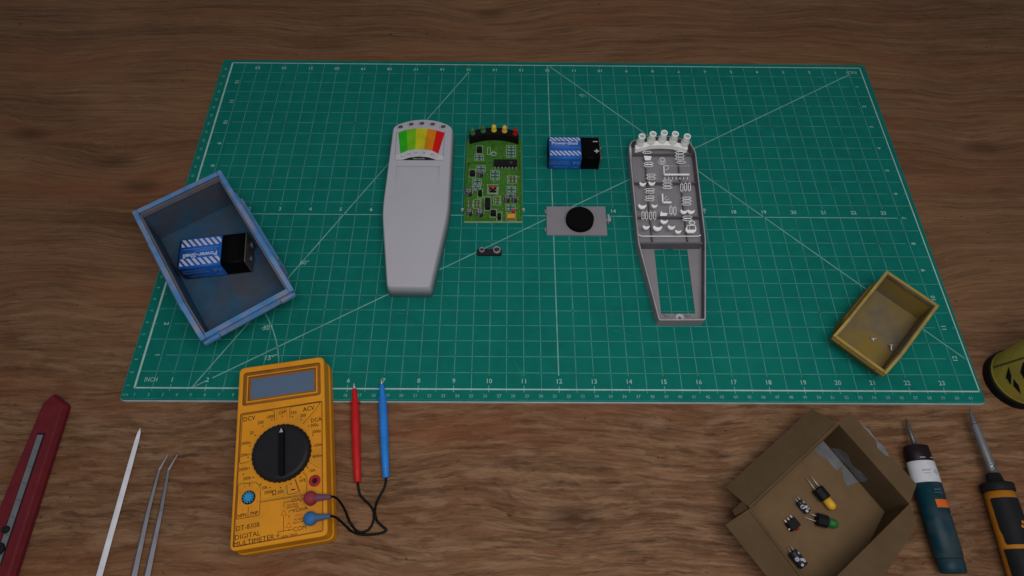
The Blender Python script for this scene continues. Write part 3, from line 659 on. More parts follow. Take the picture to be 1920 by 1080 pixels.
# ------------------------------------------------------------------ stacking bins
def bin_(name, label, x, y, rot, w, l, h, mats, z=0, front=.72):
    o = thing(name, label, 'storage bin', x, y, z, rot); X = ROOTM[o.name]; k_ = l/5.3; t = .09*k_; lip = .155*k_
    def fin(m, nm, mt, bevel=.02): m.v = [X @ v for v in m.v]; return m.build(nm, mt, o, bevel=bevel*k_)
    hf = h*front; hw, hl = w/2, l/2; ys = -hl+.22*l; b = lip-t   # body set in under the lip
    def yzprism(m, P, xa, xb, mi=0):
        P = ccw(P); a = m.add([(xa, p[0], p[1]) for p in P]); c = m.add([(xb, p[0], p[1]) for p in P]); n = len(P)
        m.face(a[::-1], mi); m.face(c, mi)
        for k in range(n): m.face([a[k], a[(k+1) % n], c[(k+1) % n], c[k]], mi)
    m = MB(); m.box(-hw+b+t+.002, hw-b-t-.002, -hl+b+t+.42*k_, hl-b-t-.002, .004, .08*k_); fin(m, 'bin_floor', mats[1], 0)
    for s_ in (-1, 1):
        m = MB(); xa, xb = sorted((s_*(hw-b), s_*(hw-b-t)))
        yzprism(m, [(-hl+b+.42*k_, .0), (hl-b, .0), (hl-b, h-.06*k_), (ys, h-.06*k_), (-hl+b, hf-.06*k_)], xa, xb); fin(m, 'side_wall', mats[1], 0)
        m = MB(); xa, xb = sorted((s_*hw, s_*(hw-lip)))
        yzprism(m, [(-hl, hf-.13*k_), (ys, h-.13*k_), (hl, h-.13*k_), (hl, h), (ys, h), (-hl, hf)], xa, xb); fin(m, 'side_rim', mats[0])
        m = MB()      # stepped stiffening ribs on the outside
        for (ya, yb, out_, za, zb_) in ((-.30, .36, .05, .0, .80), (-.24, .31, .12, .02, .74)):
            xa, xb = sorted((s_*(hw-b), s_*(hw+out_*k_))); m.box(xa, xb, ya*l, yb*l, za*h+.004, zb_*h-.13*k_)
        fin(m, 'side_rib', mats[2])
    xi = hw-b-t-.002
    for s_ in (-1, 1):        # the stepped ledge just below the rim
        m = MB(); xa, xb = sorted((s_*(hw-lip-.004), s_*(hw-lip-.05*k_)))
        yzprism(m, [(-hl+lip+.02, hf-.26*k_), (ys, h-.26*k_), (hl-lip-.02, h-.26*k_), (hl-lip-.02, h-.09*k_), (ys, h-.09*k_), (-hl+lip+.02, hf-.09*k_)], xa, xb); fin(m, 'ledge', mats[3], 0)
    m = MB(); m.box(-hw+lip+.055*k_, hw-lip-.055*k_, hl-lip-.05*k_, hl-lip-.004, h-.26*k_, h-.09*k_); fin(m, 'ledge', mats[3], 0)
    m = MB(); m.box(-xi, xi, hl-b-t, hl-b, .0, h-.06*k_); fin(m, 'back_wall', mats[1], 0)
    m = MB(); m.box(-hw+lip+.002, hw-lip-.002, hl-lip, hl, h-.13*k_, h-.003); fin(m, 'back_rim', mats[0])
    m = MB(); m.box(-xi, xi, -hl+b, -hl+b+t, .0, hf-.07*k_)
    for v in m.v: v.y += .42*k_*(v.z < .01)      # the front wall leans outwards
    fin(m, 'front_wall', mats[1], 0)
    m = MB(); m.box(-hw+lip+.002, hw-lip-.002, -hl, -hl+lip*1.05, hf-.13*k_, hf-.003); fin(m, 'front_rim', mats[0])
    m = MB(); yf = -hl
    m.box(-hw*.92, hw*.92, yf-.03*k_, yf+b-.002, hf*.74, hf-.15*k_)
    for sx in (-1, 1):
        xa, xb = sorted((sx*hw*.98, sx*hw*.66)); m.box(xa, xb, yf-.13*k_, yf-.034*k_, hf*.80, hf-.09*k_)
    m.box(-hw*.66+.003, hw*.66-.003, yf-.08*k_, yf-.034*k_, hf*.76, hf-.165*k_)
    fin(m, 'label_holder', mats[2])
    return o
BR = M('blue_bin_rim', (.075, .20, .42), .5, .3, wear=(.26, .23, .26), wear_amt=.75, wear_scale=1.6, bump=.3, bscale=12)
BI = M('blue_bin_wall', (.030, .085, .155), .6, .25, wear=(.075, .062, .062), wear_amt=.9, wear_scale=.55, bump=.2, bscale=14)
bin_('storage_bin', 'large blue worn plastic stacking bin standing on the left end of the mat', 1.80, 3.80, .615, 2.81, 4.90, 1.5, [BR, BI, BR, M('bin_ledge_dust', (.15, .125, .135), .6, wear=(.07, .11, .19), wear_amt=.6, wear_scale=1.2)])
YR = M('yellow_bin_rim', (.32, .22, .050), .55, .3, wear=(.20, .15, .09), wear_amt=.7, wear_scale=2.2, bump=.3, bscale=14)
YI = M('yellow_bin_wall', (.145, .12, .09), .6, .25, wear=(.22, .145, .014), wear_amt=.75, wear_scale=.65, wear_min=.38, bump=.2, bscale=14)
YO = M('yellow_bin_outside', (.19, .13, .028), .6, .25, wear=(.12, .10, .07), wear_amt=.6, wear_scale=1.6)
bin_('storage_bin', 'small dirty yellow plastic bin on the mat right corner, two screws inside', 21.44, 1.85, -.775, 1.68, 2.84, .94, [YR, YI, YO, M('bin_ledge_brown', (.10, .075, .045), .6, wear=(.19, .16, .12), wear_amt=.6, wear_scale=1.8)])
SCR = M('bright_steel', (.55, .55, .58), .35, .5, .5)
for (p, q, lab_) in (((1671, 645.5), (1671.5, 658), 'longer bright screw standing head up in the yellow bin'), ((1634, 637), (1643, 634), 'shorter bright screw lying left of the other in the yellow bin')):
    up = p[1] > 640
    if up: top = U(*p, .17); bot = U(*q, .085)
    else: top = U(*p, .10); bot = U(*q, .085)
    o = thing('screw', lab_, 'screw', bot.x, bot.y, .06, 0, 'screws in the yellow bin')
    a, b = top, bot; L_ = (b-a).length
    m = MB(); m.lathe(a, b, [(0, .04), (.015, .075), (.03, .07), (.04, .025)], 16); m.build('screw_head', SCR, o)
    m = MB(); n_ = 9; pr = []
    for k in range(n_): z_ = .045+(L_-.06)*k/n_; pr += [(z_, .022), (z_+(L_-.06)/n_*.5, .033)]
    m.lathe(a, b, pr+[(L_, .004)], 10); m.build('screw_shank', SCR, o)

# ------------------------------------------------------------------ multimeter
OR = M('orange_plastic', (.62, .245, .012), .5, .35, var=.05, scale=1, wear=(.45, .16, .012), wear_amt=.4, wear_scale=1.3, bump=.15, bscale=30)
ORD = M('orange_groove', (.22, .088, .016), .55, .3)
INK = M('black_print', (.018, .010, .006), .6, var=.3, scale=20); INKR = M('red_print', (.50, .07, .01), .6); INKO = M('olive_print', (.28, .25, .02), .6)
mr_ = .198; hm = .85
dm = thing('digital_multimeter', 'orange digital multimeter with big black dial, lying at the left front of the mat', 'multimeter', 4.7, -1.9, TZ, mr_)
top_px = [(449, 690.5), (607, 668), (614.5, 1004), (430, 1035)]
C4 = [U(x, y, hm) for x, y in top_px]
bodyo = rnd(C4, .16, 5)
scr = [(469, 707.5), (594.5, 689), (594, 733), (469, 752)]      # display window
hs = [U(x, y, hm) for x, y in [(457, 699.5), (600.5, 679), (601.5, 740.5), (454, 762)]]
hole_o = rnd(hs, .08, 4)
pan = [U(x, y, hm) for x, y in [(450.5, 775.5), (604.5, 751), (606.5, 996.5), (435.8, 1027)]]
pano = rnd(pan, .05, 4)
m = MB(); m.prism(bodyo, [(.0, TZ+.01), (-.03, TZ+.08), (-.03, .30), (.0, .34), (.0, hm-.04), (.01, hm-.012), (.03, hm)], holes=[hole_o[::-1], pano[::-1]], sm=False)
m.build('body', OR, dm, bevel=.0)
m = MB(); steps = [(0, hm), (.02, hm-.05), (.085, hm-.05), (.095, hm-.02), (.125, hm-.02), (.135, hm-.066), (.19, hm-.066)]
m.rings([[Vector((p.x, p.y, z)) for p in inset(hole_o, d)] for d, z in steps], ms=[1, 1, 0, 0, 1, 1, 1], cap0=False, cap1=False, sm=False); m.build('screen_surround', [OR, ORD], dm)
m = MB(); so = [U(x, y, hm-.07) for x, y in [(467, 709), (595, 690), (595, 734), (465, 755)]]; m.poly(so, hm-.068)
for p in m.v: pass
m.build('screen', M('dull_blue_lcd', (.085, .125, .195), .35, .4, var=.03), dm)
zp = hm-.012
m = MB(); m.rings([[Vector((p.x, p.y, z)) for p in inset(pano, d)] for d, z in ((0, hm), (.012, zp-.012), (.03, zp-.012), (.04, zp))], ms=[1, 1, 0, 0], cap0=False, sm=False); m.build('front_panel', [M('panel_orange', (.60, .235, .012), .5, .35, var=.06, scale=1.2, wear=(.36, .15, .02), wear_amt=.55, wear_scale=.9), ORD], dm)
zk = zp+.003
m = MB()
def tx(t, px, py, h, mi=0, bold=.0, wide=.9, rot=mr_): q = U(px, py, zk); m.text(t, q.x, q.y, zk, h*1.3, rot, mi, bold=min(bold, .011), wide=wide)
for t, px, py, h in (('DCV', 467.4, 785.2, .13), ('ACV', 578.8, 766.4, .13), ('DCA', 592.8, 787.3, .115), ('OFF', 529.3, 773.5, .10), ('1000', 506.5, 781.7, .09), ('750', 550.4, 774, .09), ('200', 568, 779.3, .09),
    ('200µ', 589.6, 797, .09), ('2000µ', 593.5, 808.9, .085), ('20m', 597.5, 834, .085), ('200m', 595.5, 855, .085), ('200', 488.6, 792.4, .09), ('20', 471.9, 811.6, .09), ('2000m', 461.5, 831, .085), ('200m', 459.3, 853, .085),
    ('2000k', 456.3, 879.8, .085), ('200k', 463, 897, .085), ('20k', 495.9, 914.6, .085), ('2000', 503, 923, .085), ('Ω', 514, 924.3, .13), ('200', 525.8, 922.6, .085), ('hFE', 567.6, 901, .095), ('10A', 585.4, 882.4, .085),
    ('NPN', 453.5, 966.6, .09), ('PNP', 476.8, 962.4, .09)): tx(t, px, py, h, bold=.012, wide=.82 if len(t) > 4 else .9)
tx('DT-830B', 464.8, 987.8, .125, wide=.94); tx('DIGITAL', 463.9, 1004.4, .125, wide=1.0); tx('MULTIMETER', 476, 1014.3, .125, wide=1.02)
tx('10ADC', 560.5, 936.2, .11); tx('10A MAX', 547.5, 946.2, .05, wide=1.1); tx('UNFUSED', 547.5, 950.6, .05, wide=1.1); tx('VΩmA', 562.4, 955.2, .11); tx('COM', 562.4, 991, .12)
tx('500V MAX', 542.2, 1004.2, .06, wide=1.1); tx('1000V', 558.8, 966.5, .055, 1, wide=1.1); tx('FUSED', 560.5, 973.5, .055, wide=1.1); tx('200mA MAX', 560.5, 979, .05, wide=.9)
def pl_(pts, w=.012, mi=0):
    for a, b in zip(pts, pts[1:]): m.bar(U(*a, zk), U(*b, zk), w, z=zk+.001*mi, mi=mi)
for px, py in ((529.3, 780.5), (509.8, 787.3), (492.7, 799), (478.7, 816), (469, 836), (465, 857.5), (467.3, 877.6), (475, 895.2), (489, 908), (506.5, 914.5), (526, 914.5), (545.5, 907.5), (563.5, 894.6), (577, 876.6), (548, 781), (564.5, 787.2), (578.5, 798.8), (586.5, 816), (589.5, 835.5), (587.3, 855.8), (456, 889)):
    q = U(px, py, zk); m.box(q.x-.016, q.x+.016, q.y-.014, q.y+.014, zk-.002, zk+.001, 0)
pl_([(455, 779), (510, 769.5), (514.5, 772), (514.5, 789)]); pl_([(519, 788), (519, 768.5), (537, 766), (538.5, 785)], .01, 1); pl_([(543.5, 783.5), (543.5, 766.5), (546, 763), (599, 754), (599, 756)])
pl_([(600, 756), (588, 772), (568, 795)]); pl_([(602, 761), (590, 775), (573, 796)], .01, 2); pl_([(455, 779), (449, 867), (452, 869), (467.5, 865)]); pl_([(449, 873.5), (453, 871), (467.5, 868)], .01, 2)
pl_([(447.5, 905.5), (480, 902.5), (487, 908), (490.5, 935), (533.5, 929.5), (535, 910)], .012, 2); pl_([(446.5, 910), (450, 907.5), (480, 905), (486, 910), (488, 918), (487.5, 938), (487, 963), (484, 966.5), (443, 973.5), (446.5, 910)])
pl_([(464.8, 971), (465.5, 950)]); pl_([(468, 905), (467.8, 912)]); pl_([(488, 942), (575, 927.5)]); pl_([(488, 939.5), (534, 932.5), (575, 925)], .008)
pl_([(537.5, 910), (539, 926), (541, 927), (556, 924.5), (560, 921), (553, 899)]); pl_([(554, 898), (562, 920.5), (562, 925), (564, 925.5)], .01); pl_([(567.5, 886), (575.5, 894), (575, 925)]); pl_([(570, 884), (577, 891)], .01, 1)
pl_([(580, 864), (603, 873), (603.5, 868)], .01, 2); pl_([(580, 866.5), (603, 880)], .01, 1)
pl_([(532, 951), (532.5, 942), (550.5, 939)]); pl_([(532, 966), (531.5, 995.5)]); pl_([(541, 961), (542, 958), (550, 957)]); pl_([(573, 953), (578, 952.2)]); pl_([(522, 1004), (521, 997.5), (550, 992.5)]); pl_([(517, 1004.5), (524, 1003.3)]); pl_([(518.5, 1007), (523, 1006.2)])
pl_([(545.5, 918.5), (553.5, 917.3)], .03); pl_([(541.5, 991.5), (541.8, 996)])
for cx, cy, s_ in ((532, 962, 5.5), (541.5, 985, 5.5)): pl_([(cx-s_, cy+4.5), (cx, cy-5.5), (cx+s_, cy+3.5), (cx-s_, cy+4.5)], .014, 1)
m.poly([U(*p, zk) for p in ((543, 963), (539.5, 969), (541.5, 969), (540, 974), (544, 967.5), (542, 967.3))], zk+.001, 1)
for k, (dx, dy) in enumerate(((-16, -9), (-7, -20), (6, -22), (16, -16), (-16, 10), (17, 7), (-11, 22), (6, 17))): tx('EBCEEBCE'[k], 466+dx, 933+dy, .035)
m.build('panel_printing', [INK, INKR, INKO], dm)
# dial
KC = U(526.5, 847.5, hm+.12); kr = .735
m = MB(); n = 72; pr = [(0, kr-.0), (.05, kr), (.14, kr-.015), (.17, kr-.05), (.185, kr-.12)]
rs = []
for z_, r_ in pr: rs.append([Vector((KC.x+(r_+(.012 if k % 2 else -.008)*(r_ > kr-.03))*math.cos(2*PI*k/n), KC.y+(r_+(.012 if k % 2 else -.008)*(r_ > kr-.03))*math.sin(2*PI*k/n), zp+z_)) for k in range(n)])
m.rings(rs, sm=True); dial = m.build('dial', M('dial_black', (.010, .010, .012), .5, .4), dm)
ztop = zp+.185
a = U(527, 891, ztop+.1); b = U(527.3, 803, ztop+.1)
m = MB(); d = (b-a).normalized(); nn = Vector((-d.y, d.x, 0)); w_ = .065
m.prism(rnd([(a-nn*w_)[:2], (a+nn*w_)[:2], (b+nn*w_)[:2], (b-nn*w_)[:2]], .05, 4), [(0, ztop), (.0, ztop+.10), (.012, ztop+.11)]); m.build('dial_grip', M('dial_grip_black', (.003, .003, .004), .6, .2), dial)
q = U(527.2, 806.5, ztop+.112); m = MB(); m.poly([(q-nn*.05-d*.055)[:2], (q+nn*.05-d*.055)[:2], (q+d*.06)[:2]], ztop+.114); m.build('pointer_mark', M('off_white', (.34, .33, .33), .5), dial)
# transistor socket
c = U(466.3, 933, zk); m = MB(); m.cyl(c, .165, zp, zp+.03, 28); m.build('transistor_socket', BLACKP, dm)
m = MB(); m.cyl(c, .085, zp+.03, zp+.045, 20)
for k in range(12): a_ = k*PI/6; m.bar((c.x+.075*math.cos(a_), c.y+.075*math.sin(a_), zp+.032), (c.x+.14*math.cos(a_), c.y+.14*math.sin(a_), zp+.032), .034, h=.008)
m.build('socket_face', M('socket_blue', (.025, .22, .44), .5), dm)
def jack(px, py): 
    c = U(px, py, zk+.03); m = MB(); m.ring(c, .062, .145, zp, zp+.035, 24); m.disc(c, .065, zp+.005, 20, 1); m.build('input_jack', [M('jack_red', (.30, .018, .022), .5), BLACKP], dm)
jack(589.5, 901); jack(583, 937); jack(583, 974)

# ------------------------------------------------------------------ test leads
RED = M('probe_red', (.43, .012, .014), .42, .4); BLU = M('probe_blue', (.018, .175, .56), .42, .4); CBL = M('cable_black', (.004, .004, .004), .5, .3)
def lead(nm, label, colm, tip, body0, guard, body1, plug, boot, cable):
    zr = .02
    A = U(*body0, zr+.02); B = U(*body1, .0); G = U(*guard, .05); TPp = U(*tip, .03)
    o = thing('test_lead', label, 'test lead', B.x, B.y, TZ)
    Lb = (B-A).length; g = (G-A).length
    m = MB(); m.lathe(A, B, [(0, .072), (.03, .078), (g-.02, .088), (g+.03, .1), (g+.25, .118), (Lb*.5, .12), (Lb*.85, .1), (Lb-.02, .088), (Lb, .07)], 20); pb = m.build('probe_handle', colm, o)
    m = MB(); m.lathe(A+(B-A).normalized()*(g-.02), B, [(0, .1), (.01, .15), (.035, .15), (.045, .1)], 24); m.build('finger_guard', colm, pb)
    m = MB(); m.lathe(TPp, A+(B-A)*.01, [(0, .012), (.04, .03), ((A-TPp).length, .032)], 12); m.build('probe_tip', M('tip_metal', (.42, .42, .44), .35, .5, .5), o)
    # banana plug and boot
    pc = U(*plug, hm+.12); bt_ = U(*boot, hm+.12)
    m = MB(); m.lathe((pc.x, pc.y, zp+.04), (pc.x, pc.y, 2), [(0, .13), (.04, .16), (.14, .165), (.20, .14), (.24, .09), (.25, .02)], 20); pg = m.build('plug', PL[colm.name][0], o)
    dd = Vector((bt_.x-pc.x, bt_.y-pc.y, 0)); a_ = Vector((pc.x, pc.y, zp+.15)); Lg = dd.length
    m = MB(); pr = [(0, .12)]+[(.12+k*(Lg-.14)/10, (.10-.004*k)*(1.0 if k % 2 else .86)) for k in range(11)]+[(Lg, .05)]
    m.lathe(a_, a_+dd, pr, 16); m.build('strain_relief', PL[colm.name][1], o)
    pts = [a_+dd*.97]
    for (px, py, z_) in cable: pts.append(U(px, py, z_))
    pts.append(B-(B-A).normalized()*.05)
    m = MB(); m.tube(pts, .031, 8); m.build('cable', CBL, o)
PL = {'probe_red': (M('plug_red', (.21, .028, .04), .55), M('boot_red', (.12, .05, .09), .55)), 'probe_blue': (M('plug_blue', (.03, .12, .29), .55), M('boot_blue', (.055, .09, .17), .55))}
lead('test_lead', 'red test lead with straight red probe, its plug in the multimeter', RED, (663.3, 718), (664.5, 730), (665, 755), (670.5, 904.5), (582.5, 934), (621, 931.5),
     [(627, 932, .85), (636, 939, .6), (647, 957, .2), (656, 979, -.07), (669, 995.5, -.08), (682, 997.5, -.08), (694, 990, -.08), (700.5, 974, -.08), (700, 958, -.08), (692, 945.5, -.08), (682, 936, -.08), (674, 925, -.07)])
lead('test_lead', 'blue test lead with straight blue probe, its plug in the multimeter', BLU, (715, 710.5), (716, 722), (716.5, 748), (723.7, 896), (582, 972.5), (620, 967.5),
     [(627, 969, .85), (636, 975, .6), (646, 984, .3), (659, 996, -.04), (676, 1002, -.06), (700, 1002, -.07), (716, 999, -.08), (724.5, 994, -.08), (717, 987, -.08), (708, 978, -.07), (704.5, 970, -.0), (703, 960, .0), (704.5, 948, -.04), (710, 934, -.08), (719, 918, -.08), (723, 906, -.07)])

# ------------------------------------------------------------------ cardboard box
CB = M('cardboard', (.090, .057, .030), .8, .15, var=.08, scale=2, wear=(.070, .046, .023), wear_amt=.5, wear_scale=1.5, bump=.2, bscale=20)
CBI = M('cardboard_inner', (.140, .089, .047), .8, .15, var=.08, scale=2, bump=.2, bscale=20)
TAPE = M('grey_duct_tape', (.13, .135, .145), .5, .35, var=.2, scale=3, wear=(.07, .07, .08), wear_amt=.6, wear_scale=2)
hb_ = 1.08
Np, Ep, Wp = U(1572.5, 795.5, hb_), U(1705, 945, hb_), U(1406.5, 952.5, hb_); Sp = Wp+(Ep-Np)*1.35
bx = thing('cardboard_box', 'open brown cardboard box with four spread flaps, right front of the bench', 'box', 18.2, -3.6, TZ)
zb = TZ+.05
def down(p, z=zb): return Vector((p.x, p.y, z))
cen = (Np+Ep+Wp+Sp)/4
S2 = Wp+(Ep-Np); SE2 = Sp+(Ep-Np)*0
Q_ = [Np, Wp, Sp, Ep+(Ep-Np)*.0]; SE = Ep
# the footprint is N-W-S-E; near side runs from S to E
def panel(nm, a, b, z0, z1, th=.05, mt=CB):
    m = MB(); d = (b-a); n_ = Vector((-d.y, d.x, 0)).normalized()
    if (cen-a).dot(n_) > 0: n_ = -n_
    P = [down(a, z0), down(b, z0), down(b, z1), down(a, z1)]; i = m.add(P+[p+n_*th for p in P])
    for q in ((0, 1, 2, 3), (7, 6, 5, 4), (0, 4, 5, 1), (1, 5, 6, 2), (2, 6, 7, 3), (3, 7, 4, 0)): m.face([i[k] for k in q])
    return m.build(nm, mt, bx)
m = MB(); pts = [down(p) for p in (Np, Wp, Sp, Ep)]; m.prism(ccw([(p.x, p.y) for p in pts]), [(0, TZ+.004), (0, zb)]); m.build('box_bottom', CBI, bx)
for a, b in ((Np, Wp), (Wp, Sp), (Sp, Ep), (Ep, Np)): panel('side_panel', a, b, TZ+.004, hb_)
def flap(nm, pts, th=.05, mt=CB):
    m = MB(); n_ = (pts[1]-pts[0]).cross(pts[2]-pts[1]).normalized()
    if n_.z < 0: n_ = -n_
    i = m.add([p for p in pts]+[p-n_*th for p in pts]); k = len(pts)
    m.face(i[:k]); m.face(i[k:][::-1])
    for j in range(k): m.face([i[j], i[(j+1) % k], i[k+(j+1) % k], i[k+j]])
    return m.build(nm, mt, bx)
up1 = Vector((0, 0, .004))
flap('flap', [Np+up1, Wp+up1, U(1360, 913.5, .55), U(1521.8, 766, .55)])
SWo = U(1360, 984, .72); flap('flap', [Wp+up1, SWo, SWo+(Sp-Wp)*1.0+Vector((0, .25, 0)), Sp+up1])
flap('flap', [Ep+up1, Np+up1, U(1592, 771.5, 1.3), U(1719, 908, 1.3)])
flap('flap', [Sp+up1, Ep+up1, U(1721, 985, 1.15), U(1584, 1078, 1.15)+Vector((-.9, -.55, 0))])
flap('flap_end', [U(1373, 957, .95), U(1391, 940.5, .95), U(1406, 952, .97), U(1378, 967, .95)], mt=M('cardboard_dark_face', (.05, .028, .014), .8))
def t5(x, y): return (1340+x/3.272, 750+y/3.272)
zt_ = zb+.006
nNE = (Ep-Np).cross(Vector((0, 0, 1))).normalized()
def sheet(pts, off):
    m = MB(); 
    P = [p+off for p in pts]; from_ = P[0]
    nn_ = (P[1]-P[0]).cross(P[2]-P[1]).normalized()
    tris = tessellate_polygon([P]); i = m.add(P)
    for t in tris: m.face([i[k] for k in t])
    return m
inn = -nNE if (cen-Np).dot(nNE) < 0 else nNE
fl_t = [U(*t5(*p), zt_) for p in ((600, 300), (640, 262), (668, 250), (720, 295), (770, 345), (790, 385), (776, 412), (745, 430), (716, 398), (690, 368), (640, 335))]
m = sheet(fl_t, Vector()); m.build('duct_tape', TAPE, bx)
fl_t = [U(*t5(*p), zt_) for p in ((778, 400), (800, 398), (850, 452), (886, 500), (845, 515), (812, 532), (792, 480))]
m = sheet(fl_t, Vector()); m.build('duct_tape', TAPE, bx)
wl = [UP(*t5(*p), Np, nNE)+inn*.006 for p in ((712, 292), (770, 300), (815, 330), (845, 400), (900, 440), (940, 485), (925, 505), (890, 500), (820, 410), (760, 350))]
wl = [Vector((p.x, p.y, max(p.z, zt_))) for p in wl]
m = sheet(wl, Vector()); m.build('duct_tape', TAPE, bx)
f0, f1, f2 = Np, Ep, U(1719, 908, 1.3); nf = (f1-f0).cross(f2-f1).normalized()
if nf.z < 0: nf = -nf
wl = [UP(*t5(*p), Np+nf*.012, nf) for p in ((850, 108), (880, 140), (945, 180), (985, 235), (1040, 290), (1075, 350), (1050, 340), (985, 280), (930, 230), (870, 170), (855, 140))]
m = sheet(wl, Vector()); m.build('duct_tape', TAPE, bx)

# loose parts on the bottom of the box
WIRE = M('lead_wire', (.5, .48, .47), .4, .5, .3)
def led(label, c0, c1, cdome, leads, cm, nm):
    z_ = zb+.15; a = U(*t5(*c0), z_); b = U(*t5(*c1), z_); e = U(*t5(*cdome), z_)
    o = thing('indicator_lamp', label, 'led lamp', a.x, a.y, zb, 0, 'loose lamps in the cardboard box'); La = (b-a).length; Lc = (e-b).length
    m = MB(); m.lathe(a, b, [(0, .145), (.02, .165), (La-.03, .165), (La-.02, .165), (La, .145)], 8, sm=False); m.build('black_base', BLACKP, o)
    m = MB(); m.lathe(b, e, [(0, .115), (Lc-.12, .115)]+[(Lc-.12+.12*math.sin(k*.26), .115*math.cos(k*.26)) for k in range(1, 7)], 18); m.build('lens', M('lens_'+nm, cm, .4, .4), o)
    for p, q in leads: m = MB(); m.lathe(U(*t5(*p), zb+.06), U(*t5(*q), zb+.12), [(0, .012), ((U(*t5(*p), zb+.06)-U(*t5(*q), zb+.12)).length, .012)], 8); m.build('wire_leg', WIRE, o)
led('loose yellow lamp with black base and two wire legs in the cardboard box', (628, 543), (682, 607), (735, 672), [((566, 484), (618, 552)), ((588, 466), (640, 530))], (.60, .33, .025), 'yellow')
led('loose green lamp with black base and two wire legs in the cardboard box', (625, 730), (692, 748), (760, 768), [((548, 718), (622, 744)), ((582, 696), (630, 714))], (.02, .13, .03), 'green')
def cap(label, c0, c1, leads, r):
    z_ = zb+r; a = U(*t5(*c0), z_); b = U(*t5(*c1), z_); L_ = (b-a).length
    o = thing('loose_capacitor', label, 'capacitor', a.x, a.y, zb, 0, 'loose capacitors in the cardboard box')
    m = MB(); m.lathe(a, b, [(0, r*.8), (.02, r), (.05, r*.9), (.08, r), (L_*.5, r), (L_-.03, r), (L_, r*.85)], 18); m.build('sleeve', M('navy_sleeve', (.018, .02, .035), .4, .4), o)
    ax = (b-a).normalized(); sx = ax.cross(Vector((0, 0, 1))).normalized()
    m = MB()
    for (t_, s_, w_) in ((.45, .45, .16), (.72, -.4, .16), (.25, -.5, .1), (.85, .35, .1), (.6, -.1, .1)):
        n = 12; cc = a+ax*(t_*L_)
        P = []
        for k in range(n):
            u = t_*L_+w_*.32*math.cos(2*PI*k/n); ang = s_*1.3+w_*.32/r*math.sin(2*PI*k/n)*1.1
            P.append(a+ax*u+(sx*math.sin(ang)+Vector((0, 0, 1))*math.cos(ang))*(r+.003))
        i = m.add(P+[sum(P, Vector())/n+Vector((0, 0, .003))])
        for k in range(n): m.face([i[k], i[(k+1) % n], i[n]])
    m.build('sleeve_marking', M('marking_grey', (.42, .43, .47), .5), o)
    for p, q in leads: m = MB(); A_ = U(*t5(*p), zb+.03); B_2 = U(*t5(*q), z_); m.lathe(A_, B_2, [(0, .01), ((A_-B_2).length, .01)], 8); m.build('wire_leg', WIRE, o)
cap('smaller loose navy capacitor with two legs near the lamps in the box', (514, 622), (574, 688), [((486, 596), (516, 630)), ((500, 584), (527, 615))], .10)
cap('larger loose navy capacitor with two legs at the box front', (474, 930), (548, 1020), [((444, 902), (474, 945)), ((459, 890), (492, 930))], .13)
o = thing('loose_push_button', 'loose black push button with red cap lying in the cardboard box', 'push button', U(*t5(480, 765), zb).x, U(*t5(480, 765), zb).y, zb, .5)
c = U(*t5(480, 762), zb+.12); X = Matrix.Translation(c) @ Matrix.Rotation(.6, 4, 'Z')
m = MB(); m.box(-.14, .14, -.12, .12, -.11, .08); m.v = [X @ v for v in m.v]; m.build('switch_body', BLACKP, o, bevel=.02)
m = MB(); m.lathe(X @ Vector((.03, -.12, -.02)), X @ Vector((.03, -.3, -.02)), [(0, .05), (.04, .05), (.055, .035)], 14); m.build('red_cap', M('dull_red_cap', (.28, .012, .012), .5), o)
for x_ in (-.1, .0, .1): m = MB(); m.box(x_-.015, x_+.015, .12, .19, -.02, .0); m.v = [X @ v for v in m.v]; m.build('switch_leg', WIRE, o)
m = MB(); m.box(-.19, -.14, -.05, -.02, -.02, .0); m.v = [X @ v for v in m.v]; m.build('switch_leg', WIRE, o)

# ------------------------------------------------------------------ tools on the right
def s6(x, y): return (1680+x/3.375, 760+y/3.375)
def frame(a, b):
    """matrix whose +y runs a->b, +x to its right, +z up"""
    y_ = (b-a).normalized(); x_ = y_.cross(Vector((0, 0, 1))).normalized(); z_ = x_.cross(y_)
    Mx = Matrix((x_, y_, z_)).transposed().to_4x4(); return Matrix.Translation(a) @ Mx
# powered precision driver
TEAL = M('teal_paint', (.001, .027, .040), .45, .4, var=.1, wear=(.06, .06, .06), wear_amt=.45, wear_scale=1.3)
A = U(*s6(62, 88), .1); C0 = U(*s6(120, 262), .2); E0 = U(*s6(360, 1063), .2)
pd = thing('electric_screwdriver', 'teal and white pen-shaped electric driver with orange switch beside the cardboard box', 'screwdriver', C0.x, C0.y, TZ)
a3 = Vector((C0.x, C0.y, TZ+.34)); b3 = Vector((E0.x, E0.y, TZ+.36)); ax = (b3-a3).normalized(); FX = frame(a3, b3); LB = (b3-a3).length
def along(y0, y1, r0, r1, nm, mt, par=pd, n=28, sq=(1, .8), b=.012):
    m = MB(); m.lathe(a3+ax*y0, a3+ax*y1, [(0, r0-b), (b, r0), (y1-y0-b, r1), (y1-y0, r1-b)], n, sq=sq); return m.build(nm, mt, par)
y_c = .42; y_w = .98
along(0, y_c, .315, .335, 'collar', M('maroon_black', (.012, .006, .009), .45)); along(y_c+.003, y_w, .35, .36, 'white_sleeve', M('white_paint', (.50, .51, .55), .45, wear=(.3, .3, .32), wear_amt=.4))
along(y_w+.003, LB-.32, .36, .335, 'grip', TEAL); along(LB-.315, LB, .335, .30, 'end_cap', TEAL)
m = MB(); m.lathe(A, a3, [(0, .015), (.12, .035), (.15, .055), ((a3-A).length-.02, .062)], 12); m.build('driver_bit', M('dark_steel', (.10, .10, .11), .4, .5, .5), pd)
